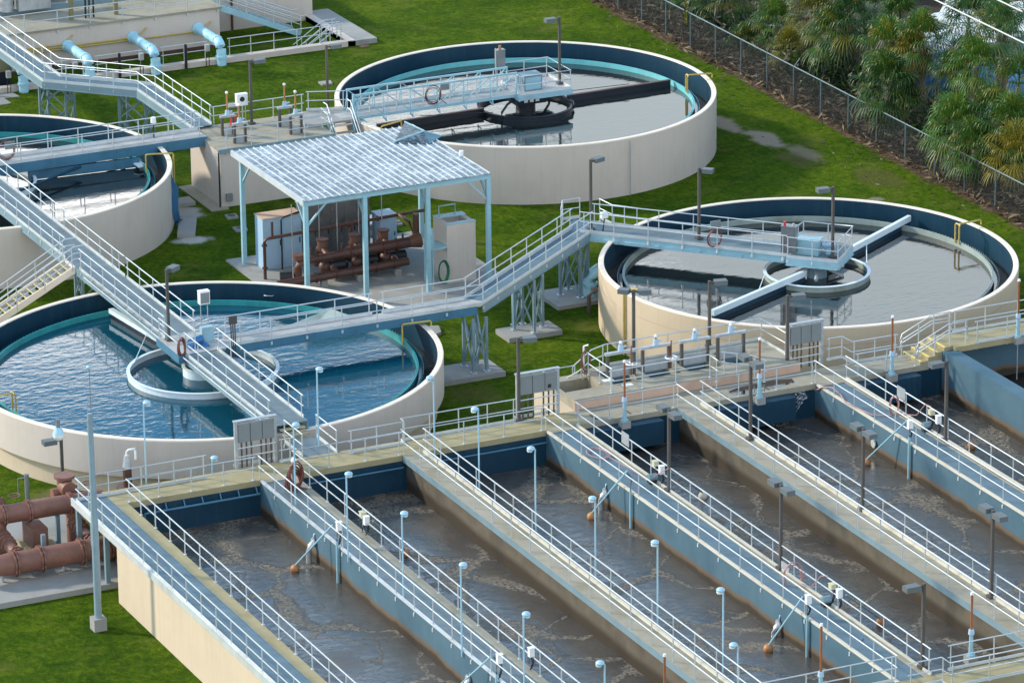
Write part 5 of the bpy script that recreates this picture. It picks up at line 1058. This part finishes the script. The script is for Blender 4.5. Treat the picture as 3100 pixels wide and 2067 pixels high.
for k in range(6): x = p.x-.1+.06*k; MB().tube([(x,p.y-.05*(k%2),3.0-.15*k),(x+.05,p.y,2.2),(x-.03,p.y-.04,1.2),(x+.08,p.y,.5),(x+.22,p.y-.1,.25+.05*k)], .04, 6).build('hose', M['girder' if k % 2 else 'motor'], t)
for px, py, X, lb in ((30,440,12.3,'blue grey hose board at the left edge bridge'),(1347,262,38.0,'blue grey hose board above the red coil of trussed bridge'),(2166,680,40.2,'blue grey hose board above the red coil of right tank bridge')):
    p = at(px, py, 4.3); t = thing('hose_board', lb, 'board', tuple(p), 'hose boards on the bridges'); MB().box(p.x-.28, p.x+.28, p.y-.03, p.y+.03, p.z-.2, p.z+.2).build('board', M['panelgrey'], t)
# little things on the nearest tank bridge
p = aty(505+0, 1000, 17.6)
cb = box_unit('control_cabinet', 'white control box on a stand behind the rail of nearest tank platform', 'control box', tuple(at(620,1000,B)), .5, .32, .62, 'white', 0, 1.35, 'panelgrey')
dm = thing('drive_motor', 'bright blue drive motor on the nearest tank platform', 'motor', (11.7,15.3,B)); MB().tube([(11.3,15.1,B+.28),(12.0,15.5,B+.28)], .2, 14).build('motor_body', M['motor'], dm); MB().box(11.2,12.2,14.9,15.6,B+.03,B+.12).build('motor_foot', M['motor'], dm); MB().box(12.1,12.7,15.6,15.9,B,B+.75).build('housing', M['blue'], dm)
cs = thing('conduit_stand', 'dark stand of vertical conduits at the junction of the nearest tank bridges', 'conduit', (13.3,14.3,B))
for i in range(3): MB().tube([(13.1+.1*i,14.4,2.9),(13.1+.1*i,14.4,4.9)], .035, 6).build('conduit', M['bronze'], cs)
MB().box(13.0,13.4,14.35,14.45,4.55,4.95).build('switch', M['bronze'], cs)
for px, py, z, lb in ((465,395,3.4,'small white dome lamp on a post at the left edge bridge'),):
    p = at(466,418,3.4); t = thing('bridge_light', lb, 'lamp', tuple(p)); MB().tube([(p.x,p.y,3.4),(p.x,p.y,4.25)], .035, 8).build('post', M['black'], t); MB().cyl(p.x,p.y,4.25,4.55,.16,.13,12).build('dome', M['white'], t)
p = at(1825,700,3.4); t = thing('bridge_light', 'white floodlight on a tilted bracket beside the right tank bridge', 'lamp', tuple(p)); MB().tube([(p.x,p.y,3.4),(p.x+.1,p.y,4.1)], .035, 8).build('post', M['black'], t); MB().box(p.x-.1,p.x+.25,p.y-.12,p.y+.12,4.1,4.4).build('lamp_head', M['white'], t)
# pipe elbow at the right tank
pe = thing('tank_inlet_pipe', 'pale blue elbow pipe entering the cream tank above the grass', 'pipe', tuple(at(1800,920,0))); p = at(1786,905,0)
MB().tube([(p.x+1.3,p.y+.2,1.45),(p.x+.5,p.y+.05,1.45),(p.x+.18,p.y,1.32),(p.x,p.y,1.0),(p.x,p.y,-.1)], .33, 20).build('elbow', M['pipeblue'], pe); MB().cyl(p.x,p.y,.75,.9,.40,n=20).build('flange', M['pipeblue'], pe)
pb = thing('drain_pipe', 'dark brown bent pipe below the pale blue elbow', 'pipe', tuple(at(1782,940,0))); p = at(1783,945,0); MB().tube([(p.x+1.0,p.y+.1,1.1),(p.x+.25,p.y,1.1),(p.x,p.y,.85),(p.x,p.y,0)], .11, 12).build('pipe', M['bronze'], pb); MB().tube([(p.x+.2,p.y,1.1),(p.x+.32,p.y,1.1)], .17, 12).build('flange', M['bronze'], pb)
pc = thing('support_post', 'pale blue round post between the two tower pads', 'post', tuple(at(1557,985,0))); p = at(1557,985,0); MB().cyl(p.x,p.y,0,2.9,.13,n=12).build('post', M['blue'], pc); MB().cyl(p.x,p.y,0,.06,.2,n=12).build('base_plate', M['galv'], pc)
# slabs and manholes in the grass
def slab(lb, pts, h=.12, hole=True, mat='conc_g'):
    w_ = [at(a, b, h) for a, b in pts]; c = sum(w_, Vector())/len(w_); t = thing('cover_slab', lb, 'slab', (c.x, c.y, 0), 'concrete cover slabs in the lawn')
    a2 = sum((w_[i].x*w_[(i+1) % len(w_)].y-w_[(i+1) % len(w_)].x*w_[i].y) for i in range(len(w_)))
    if a2 < 0: w_ = w_[::-1]
    MB().prism([(q.x, q.y) for q in w_], -.05, h).build('slab', M[mat], t)
    if hole: MB().cyl(c.x, c.y, h, h+.02, .22, n=16).build('manhole_lid', M['bronze'], t)
slab('square slab with dark lid left of the canopy, upper one', [(680,650),(712,645),(722,655),(690,659)])
slab('square slab with dark lid left of canopy post, lower one', [(704,687),(742,683),(750,693),(716,698)])
slab('square slab with dark lid right of the narrow blue cabinet', [(1187,669),(1207,665),(1219,677),(1189,682)])
slab('square slab in the grass behind the splitter box rail', [(685,313),(717,310),(720,322),(693,325)], .1, False)
slab('square slab at foot of the lamp left of the far tank', [(963,247),(1000,243),(1007,252),(975,256)], .1, False)
slab('pale flat slab beside the blue hoses of the left edge tank', [(544,653),(596,653),(591,708),(536,710)], .2, False)
slab('tilted pale slab above the gravel beside the left edge tank', [(534,600),(572,594),(592,611),(540,617)], .2, False)
slab('half buried lid in the grass above the far tank', [(1085,138),(1110,133),(1120,140),(1095,143)], .05, False, 'dirt')
slab('stone steps beyond the nearest tank under the pale bridge', [(1300,985),(1328,985),(1336,1003),(1318,1012),(1300,1000)], .15, False)
# ------------------------------------------------------------------ ground
mb = MB(); nx, ny = 90, 110; x0, x1, y0, y1 = -300, 420, -260, 620
mb.add([(x0, y0, 0), (x1, y0, 0), (x1, y1, 0), (x0, y1, 0)], [(0,1,2,3)]); struct('lawn', mb, M['lawn'])
# ------------------------------------------------------------------ chain-link fence
FX = 61.35
mesh_t = NT('chain_link_mesh'); P = mesh_t.pos(); X = mesh_t.sep(P)
a = mesh_t.math('SINE', mesh_t.math('MULTIPLY', mesh_t.math('ADD', X[1], X[2]), 55.0)); b = mesh_t.math('SINE', mesh_t.math('MULTIPLY', mesh_t.math('SUBTRACT', X[1], X[2]), 55.0))
al = mesh_t.math('GREATER_THAN', mesh_t.math('MAXIMUM', a, b), .965); mesh_t.link(al, mesh_t.p.inputs['Alpha']); M['link'] = mesh_t.done((.05,.06,.065), .5, .4)
fe = thing('chain_link_fence', 'long grey chain link fence with top rail between lawn and palms', 'fence', (FX, 40, 0))
MB().box(FX-.01, FX+.01, 20, 110, .05, 2.1).build('mesh', M['link'], fe); MB().tube([(FX,20,2.15),(FX,110,2.15)], .042, 8).build('top_rail', M['fencepost'], fe)
for i in range(27): y = 22.6+3.22*i; MB().cyl(FX, y, 0, 2.2, .05, n=8).build('post', M['fencepost'], fe)
for i in (4, 9, 12): y = 22.6+6.44*i; MB().tube([(FX,y,2.1),(FX+.4,y,2.6)], .03, 6).build('outrigger', M['fencepost'], fe)
# ------------------------------------------------------------------ palms
def palm_crown(seed, R=1.75, nf=44, dead=.18, yel=.1, droop=1.0):
    rnd = random.Random(seed); V = []; Fc = []; mi = []
    def quad(a, b, c, d, m): o = len(V); V.extend((a, b, c, d)); Fc.append((o, o+1, o+2, o+3)); mi.append(m)
    def tri(a, b, c, m): o = len(V); V.extend((a, b, c)); Fc.append((o, o+1, o+2)); mi.append(m)
    for i in range(nf):
        az = i*2.399+rnd.uniform(-.3, .3); f = i/nf
        el = math.radians(86-158*f**1.15+rnd.uniform(-12, 12)); isdead = f > 1-dead; m = 2 if isdead else (1 if rnd.random() < yel*(.4+1.6*f) else 0)
        if isdead: el = math.radians(rnd.uniform(-85, -55))
        d = Vector((math.cos(az)*math.cos(el), math.sin(az)*math.cos(el), math.sin(el))); L = R*rnd.uniform(.45, .66)*(1 if not isdead else .7)
        tip = d*L+Vector((0,0,-.10*L*droop)); side = d.cross(Vector((0,0,1))); side = side.normalized() if side.length > .05 else Vector((1,0,0)); up = side.cross(d).normalized()
        w = side*.018; quad(-w, w, tip+w, tip-w, m)
        nl = 17; fl = R*rnd.uniform(.48, .64)*(1 if not isdead else .75)
        for k in range(nl):
            t = (k/(nl-1)-.5)*2; an = t*math.radians(112); l = fl*(1-.30*abs(t)**1.5)*rnd.uniform(.88, 1.08)
            dr = (d*math.cos(an)+side*math.sin(an)).normalized(); cup = up*(.25*abs(t))
            p1 = tip+(dr+cup*.6)*l*.5; p2 = tip+(dr+cup*.3)*l*.82+Vector((0,0,-.16*l*droop)); p3 = tip+dr*l+Vector((0,0,-.42*l*droop))
            wv = (side*math.cos(an)-d*math.sin(an)).normalized()*(.030*R/1.75)
            mm = m if rnd.random() > .08 else 1
            tri(tip, p1-wv, p1+wv, mm); quad(p1+wv, p1-wv, p2-wv*.75, p2+wv*.75, mm); tri(p2-wv*.75, p3, p2+wv*.75, mm)
    me = bpy.data.meshes.new('crown'); me.from_pydata(V, [], Fc); me.update()
    return me, mi
CR = []
for sd, kw, mats in ((1, dict(nf=48), ('leaf_g','leaf_y','leaf_d')), (2, dict(nf=42, yel=.25, dead=.25), ('leaf_g','leaf_y','leaf_d')), (3, dict(nf=46, yel=.9, dead=.2), ('leaf_y','leaf_y','leaf_d')), (4, dict(nf=50, dead=.1, yel=.05), ('leaf_b','leaf_y','leaf_d')), (5, dict(nf=30, dead=.45, yel=.5), ('leaf_g','leaf_y','leaf_d')), (6, dict(nf=46, dead=.2), ('leaf_b','leaf_y','leaf_d'))):
    me, mi = palm_crown(sd, **kw)
    for m in mats: me.materials.append(M[m])
    me.polygons.foreach_set('material_index', mi); CR.append(me)
def trunk_mesh(h, sd):
    rnd = random.Random(sd); pts = []; rr = []; bx, by = rnd.uniform(-.25,.25), rnd.uniform(-.25,.25)
    for i in range(9): f = i/8; pts.append((bx*math.sin(f*2), by*math.sin(f*2), h*f)); rr.append(.20-.05*f+(.02 if i % 2 else 0)+(.05 if f < .1 else 0))
    return pts, rr
def palm(label, px, py, X, k, s=1.0):
    c = atx(px, py, X); z = max(c.z, .6); t = thing('palm_tree' if z > 1.6 else 'fan_palm_shrub', label, 'palm', (c.x, c.y, 0), 'fan palms behind the fence')
    pts, rr = trunk_mesh(z, px); ob = MB().tube([Vector(p)+Vector((c.x, c.y, 0)) for p in pts], rr, 9).build('trunk', M['trunk'], t)
    cr = bpy.data.objects.new('crown', CR[k]); COL.objects.link(cr); cr.parent = t; cr.location = (pts[-1][0], pts[-1][1], z); cr.scale = (s*1.02, s*1.02, s*1.25); cr.rotation_euler = (0, 0, (px*7 % 628)/100)
    return t
PALMS = [(2341,79,64.5,0,1.0,'bushy green palm just right of the fence bend at top'),(2448,45,65.5,2,1.0,'browning palm between two green ones at the top edge'),(2520,112,64.2,0,1.1,'tall green palm left of the dark gap'),(2585,75,65,5,1.15,'bluish green full palm beside the tall one'),(2644,28,67,3,.8,'small dark palm in front of the white roof sheets'),(2724,66,66.5,0,1.0,'green palm below the grey trailer'),(2689,140,65.2,1,1.0,'green palm with dead skirt under the trailer palm'),(2805,130,66.2,1,1.05,'palm with bare trunk and brown skirt in the middle'),(2752,175,65.5,2,.9,'yellow palm left of the bare trunk palm'),(2692,262,62.3,0,1.15,'wide green palm overhanging the fence'),(2742,335,63.2,5,1.1,'low spreading palm touching the fence top'),(2930,82,68,3,1.15,'tall bluish palm beneath the overhead cable'),(3023,100,67.5,5,1.15,'full palm right of the cable palm'),(2950,205,65.3,0,.95,'round bright palm left of the blue tarp'),(2895,250,65.0,1,.95,'round palm with brown fronds right of the bare trunk'),(2906,390,62.5,0,1.15,'big green palm at the fence, right part'),(3000,360,63.9,1,1.1,'yellow green palm next to the big fence palm'),(3072,392,63.6,0,1.15,'large palm cut by the right edge'),(3082,268,65.0,4,1.1,'ragged palm with grey fronds at the right edge'),(3052,5,70,1,1.1,'dark palm cut by the top right corner'),(2960,452,62.0,0,1.0,'lowest green palm leaning on the fence'),(3078,475,63.0,2,1.05,'yellowing palm low at the right edge'),(2386,150,63.0,2,.75,'small yellowish palm shoot at the fence'),(2246,140,63.0,1,.8,'scrubby palm growing through the fence'),(2184,-5,64.5,0,1.1,'dark palm with thick trunk at top edge'),(2086,-30,64,1,1.0,'palm mostly above the top edge, centre right'),(2240,-20,66,5,1.0,'far green palm at the top edge')]
for px, py, X, k, s, lb in PALMS: palm(lb, px, py, X, k, s)
# undergrowth: leaf clumps behind the fence and dry litter along it
def scatter(name, label, cat, n, gen, mats, seed):
    rnd = random.Random(seed); V = []; Fc = []; mi = []
    for i in range(n):
        c, s, up, m = gen(rnd); a = Vector((rnd.uniform(-1,1), rnd.uniform(-1,1), rnd.uniform(-up,up))).normalized(); b = a.cross(Vector((rnd.uniform(-1,1), rnd.uniform(-1,1), rnd.uniform(-1,1)))).normalized()
        o = len(V); V.extend((c-a*s, c+b*s*.16, c+a*s, c-b*s*.16)); Fc.append((o, o+1, o+2, o+3)); mi.append(m)
    me = bpy.data.meshes.new(name); me.from_pydata(V, [], Fc); me.update()
    for m in mats: me.materials.append(M[m])
    me.polygons.foreach_set('material_index', mi); ob = bpy.data.objects.new(name, me); COL.objects.link(ob); return tag(ob, label, cat, kind='stuff')
def g1(r):
    y = r.uniform(20, 112); x = 62.2+abs(r.gauss(0, 2.6)); return Vector((x, y, abs(r.gauss(0, .6+.3*math.sin(y*.9)**2)))), r.uniform(.18, .5), .9, 0 if r.random() < .6 else (1 if r.random() < .3 else 2)
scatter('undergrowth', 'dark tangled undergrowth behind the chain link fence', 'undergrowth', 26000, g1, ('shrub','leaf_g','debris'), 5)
def g2(r):
    y = r.uniform(20, 112); x = 61.55+r.gauss(.5, .5); return Vector((x, y, .02+abs(r.gauss(0, .16)) + (abs(r.gauss(0,.5)) if x > 61.4 else 0))), r.uniform(.08, .42), .35, 0 if (x > 61.3 and r.random() < .85) else 1
scatter('frond_litter', 'dry palm fronds piled along the fence foot', 'litter', 14000, g2, ('debris','straw'), 6)
def g3(r):
    y = r.uniform(22, 70); x = 60.6-abs(r.gauss(0, 1.6)); return Vector((x, y, .03)), r.uniform(.06, .22), .1, 0
scatter('fallen_fronds', 'scattered dry frond pieces on the lawn near the fence', 'litter', 260, g3, ('leaf_d',), 8)
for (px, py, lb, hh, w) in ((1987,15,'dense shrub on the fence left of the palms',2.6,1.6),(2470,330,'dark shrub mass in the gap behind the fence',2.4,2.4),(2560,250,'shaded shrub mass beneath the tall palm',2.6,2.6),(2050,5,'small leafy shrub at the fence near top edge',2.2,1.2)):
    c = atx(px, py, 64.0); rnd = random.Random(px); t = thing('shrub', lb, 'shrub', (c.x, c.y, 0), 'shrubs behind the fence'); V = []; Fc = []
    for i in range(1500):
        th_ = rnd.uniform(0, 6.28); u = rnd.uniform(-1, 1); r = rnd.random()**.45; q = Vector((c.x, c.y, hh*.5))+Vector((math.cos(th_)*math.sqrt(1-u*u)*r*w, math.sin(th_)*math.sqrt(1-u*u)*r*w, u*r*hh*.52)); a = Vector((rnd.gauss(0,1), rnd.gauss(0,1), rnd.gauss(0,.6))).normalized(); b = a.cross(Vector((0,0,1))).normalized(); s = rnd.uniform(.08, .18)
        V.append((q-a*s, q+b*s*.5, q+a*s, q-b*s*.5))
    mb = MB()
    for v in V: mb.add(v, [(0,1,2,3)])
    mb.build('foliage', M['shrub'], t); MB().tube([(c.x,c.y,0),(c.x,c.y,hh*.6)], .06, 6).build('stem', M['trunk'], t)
# yellow-green vine hanging on the fence
vn = thing('vine', 'bright yellow green vine hanging on the fence near top', 'vine', tuple(atx(2075,60,61.2)), None); mb = MB(); rnd = random.Random(3)
for i in range(140): p = atx(2075+rnd.gauss(0,2.5), rnd.uniform(-10,74), 61.2); a = Vector((0,rnd.gauss(0,1),rnd.gauss(0,1))).normalized()*.09; b = Vector((rnd.gauss(0,1),.3,.5)).normalized()*.06; mb.add([p-a,p+b,p+a,p-b], [(0,1,2,3)])
mb.build('leaves', M['leaf_y'], vn)
# ------------------------------------------------------------------ things beyond the palms
def at_box(name, label, cat, c, sx, sy, sz, mat, roofmat, rot=0, pitch=0):
    t = thing(name, label, cat, c); u = Vector((math.cos(rot), math.sin(rot), 0)); v = Vector((-u.y, u.x, 0)); C = Vector(c)
    MB().beam(C-u*sx/2+Vector((0,0,sz/2)), C+u*sx/2+Vector((0,0,sz/2)), sy, sz, up=(0,0,1)).build('wall', M[mat], t)
    MB().beam(C-u*(sx/2+.2)+Vector((0,0,sz+.08)), C+u*(sx/2+.2)+Vector((0,0,sz+.08)), sy+.4, .14).build('roof', M[roofmat], t); return t, C, u, v
c = atx(2760, 60, 80); t, C, u, v = at_box('trailer', 'grey weathered trailer with dark window behind the palms at top right', 'trailer', (80, c.y, 0), 9, 3, 3.0, 'wood', 'wood')
q = atx(2875, 20, 78.4); 
for dy in (-2.6, .2): w_ = MB().box(C.x-3.2+dy+3, C.x-1.2+dy+3, C.y-1.56, C.y-1.52, 1.5, 2.4).build('window', M['glass'], t); MB().box(C.x-3.3+dy+3, C.x-1.1+dy+3, C.y-1.58, C.y-1.56, 2.4, 2.5).build('window_frame', M['galv'], w_)
c = atx(2500+60, 2, 96); at_box('storage_shed', 'long shed with white sheet roof behind the palms at the top', 'shed', (92, c.y+2, 0), 26, 9, 2.6, 'tarp', 'roofwhite')
c = atx(3060, 60, 76); at_box('storage_shed', 'white roofed shed at the top right corner behind the cable', 'shed', (77, c.y, 0), 9, 6, 2.8, 'steelblue', 'roofwhite')
c = atx(2815, 300, 69); t, C, u, v = at_box('box_trailer', 'blue streaked box trailer glimpsed between palm trunks', 'trailer', (70, c.y+.5, 0), 5, 3.2, 2.9, 'tarp', 'roofwhite')
c = atx(2990, 235, 70.5); at_box('tarp_covered_stack', 'blue tarp covered stack under the bluish palms', 'stack', (71, c.y, 0), 4, 3, 1.9, 'tarp', 'tarp')
sr = thing('white_ramp_roof', 'slanted white sheet roof strip between trailer and cable palm', 'roof', tuple(atx(2890,60,75))); a, b = atx(2905,-10,76), atx(2850,95,74); MB().beam(a, b, 1.4, .08).build('sheet', M['roofwhite'], sr)
pj = thing('propped_panel', 'small white scrap lying at the fence foot', 'scrap', tuple(at(2295,232,.1)));
p = at(2295,232,.15); MB().box(p.x-.15,p.x+.15,p.y-.12,p.y+.12,0,.28).build('scrap', M['white'], pj)
for (pa, pb, z, lb) in (((2830,0),(3100,131),9.0,'long pale overhead cable crossing the palm tops'),((3015,-2),(3095,36),9.6,'short pale overhead cable in the top right corner')):
    a, b = at(*pa, z), at(*pb, z); d = (b-a); t = thing('overhead_cable', lb, 'cable', tuple(a), 'overhead cables at top right')
    L = d.length; n = 24; MB().tube([a-d*.6+d*(2.2*k/n) + Vector((0,0,-.0)) for k in range(n+1)] if 'long' in lb else [a+d*(-.05+1.05*k/n) for k in range(n+1)], .045, 6).build('cable', M['wire'], t)
# ------------------------------------------------------------------ light, sky, camera
sun_dir = Vector((-.723, .69, 0)).normalized()*math.cos(R_(28))+Vector((0,0,math.sin(R_(28))))
sl = bpy.data.lights.new('sun', 'SUN'); sl.energy = 2.7; sl.angle = R_(5); sl.color = (1, .87, .70); so = bpy.data.objects.new('sun', sl); so.rotation_euler = (-sun_dir).to_track_quat('-Z', 'Y').to_euler(); COL.objects.link(so)
w = bpy.data.worlds.new('World'); S.world = w; w.use_nodes = True; nt = w.node_tree; N, Lk = nt.nodes, nt.links; bg = N['Background']
sky = N.new('ShaderNodeTexSky'); sky.sky_type = 'NISHITA'; sky.sun_disc = False; sky.sun_elevation = R_(28); sky.sun_rotation = R_(-46.3); sky.air_density = 1.0; sky.dust_density = .6; sky.ozone_density = 1.6
tc = N.new('ShaderNodeTexCoord'); DIRV = tc.outputs['Generated']
def wm(op, a, b=None, c=None, clamp=False):
    n = N.new('ShaderNodeMath'); n.operation = op; n.use_clamp = clamp
    for i, v in enumerate((a, b, c)):
        if v is None: continue
        if isinstance(v, (int, float)): n.inputs[i].default_value = v
        else: Lk.new(v, n.inputs[i])
    return n.outputs[0]
def wstep(v, a, b):
    n = N.new('ShaderNodeMapRange'); n.interpolation_type = 'SMOOTHSTEP'; n.inputs['From Min'].default_value = a; n.inputs['From Max'].default_value = b; Lk.new(v, n.inputs['Value']); return n.outputs[0]
def wmix(f, a, b):
    n = N.new('ShaderNodeMix'); n.data_type = 'RGBA'
    for k, v in ((0, f), (6, a), (7, b)):
        if isinstance(v, tuple): n.inputs[k].default_value = (*v, 1)
        else: Lk.new(v, n.inputs[k])
    return n.outputs[2]
sx = N.new('ShaderNodeSeparateXYZ'); Lk.new(DIRV, sx.inputs[0])
az = wm('MULTIPLY', wm('SUBTRACT', wm('ARCTAN2', sx.outputs[0], sx.outputs[1]), YAW), 57.2958); el = wm('MULTIPLY', wm('ARCSINE', sx.outputs[2]), 57.2958)
cv = N.new('ShaderNodeCombineXYZ'); Lk.new(wm('MULTIPLY', az, .10), cv.inputs[0]); Lk.new(wm('MULTIPLY', el, .22), cv.inputs[1])
nz = N.new('ShaderNodeTexNoise'); nz.inputs['Scale'].default_value = 2.2; nz.inputs['Detail'].default_value = 5; nz.inputs['Roughness'].default_value = .5; Lk.new(cv.outputs[0], nz.inputs['Vector'])
wob = wm('MULTIPLY', wm('SUBTRACT', nz.outputs['Fac'], .5), 1.6)
# a pale bank of cloud low over the horizon, breaking up into blue sky above it, with three bright heads
bank = wstep(wm('ADD', wm('ADD', el, wm('MULTIPLY', wob, 1.6)), wm('MINIMUM', wm('MAXIMUM', wm('MULTIPLY', az, -.32), -.6), 1.5)), 20.6, 18.6)
tint = N.new('ShaderNodeMix'); tint.data_type = 'RGBA'; tint.blend_type = 'MULTIPLY'; tint.inputs[0].default_value = 1; Lk.new(sky.outputs[0], tint.inputs[6]); tint.inputs[7].default_value = (.58, 1.0, 1.12, 1)
col = wmix(bank, tint.outputs[2], (6.2, 7.0, 7.4))
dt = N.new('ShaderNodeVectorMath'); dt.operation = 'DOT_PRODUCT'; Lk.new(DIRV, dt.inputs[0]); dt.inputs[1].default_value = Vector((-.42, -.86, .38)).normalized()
col = wmix(wm('MULTIPLY', wstep(wm('ADD', dt.outputs['Value'], wm('MULTIPLY', wob, .12)), .15, .85), .5), col, (8, 8.4, 9.0))  # broad unseen glow behind the camera, added to brighten walls facing it
for a0, e0, ra, re, br in ((-6.0, 17.4, 3.4, 1.6, 17.0), (1.0, 19.5, 1.5, .75, 19.0), (-1.4, 17.0, 1.6, .45, 14.0), (-5.4, 18.9, 1.0, .4, 12.0), (-30, 16, 14, 5, 12.0), (24, 14, 12, 5, 9.0)):
    dx = wm('DIVIDE', wm('SUBTRACT', az, a0), ra); dy = wm('DIVIDE', wm('SUBTRACT', el, e0), re)
    d = wm('ADD', wm('SQRT', wm('ADD', wm('MULTIPLY', dx, dx), wm('MULTIPLY', dy, dy))), wob)
    col = wmix(wstep(d, 1.15, .55), col, (br, br*.99, br*.97))
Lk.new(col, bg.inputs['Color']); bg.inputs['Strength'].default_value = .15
cam = bpy.data.cameras.new('camera'); cam.sensor_fit = 'HORIZONTAL'; cam.sensor_width = 36; cam.lens = 36*F_/3100; cam.clip_start = 1; cam.clip_end = 3000
co = bpy.data.objects.new('camera', cam); COL.objects.link(co); S.camera = co
m = Matrix((( AX.x, -AY.x, -AZ.x, CAM.x), (AX.y, -AY.y, -AZ.y, CAM.y), (AX.z, -AY.z, -AZ.z, CAM.z), (0,0,0,1))); co.matrix_world = m
S.view_settings.view_transform = 'Standard'; S.view_settings.look = 'None'; S.view_settings.exposure = 0.75; S.view_settings.gamma = 1
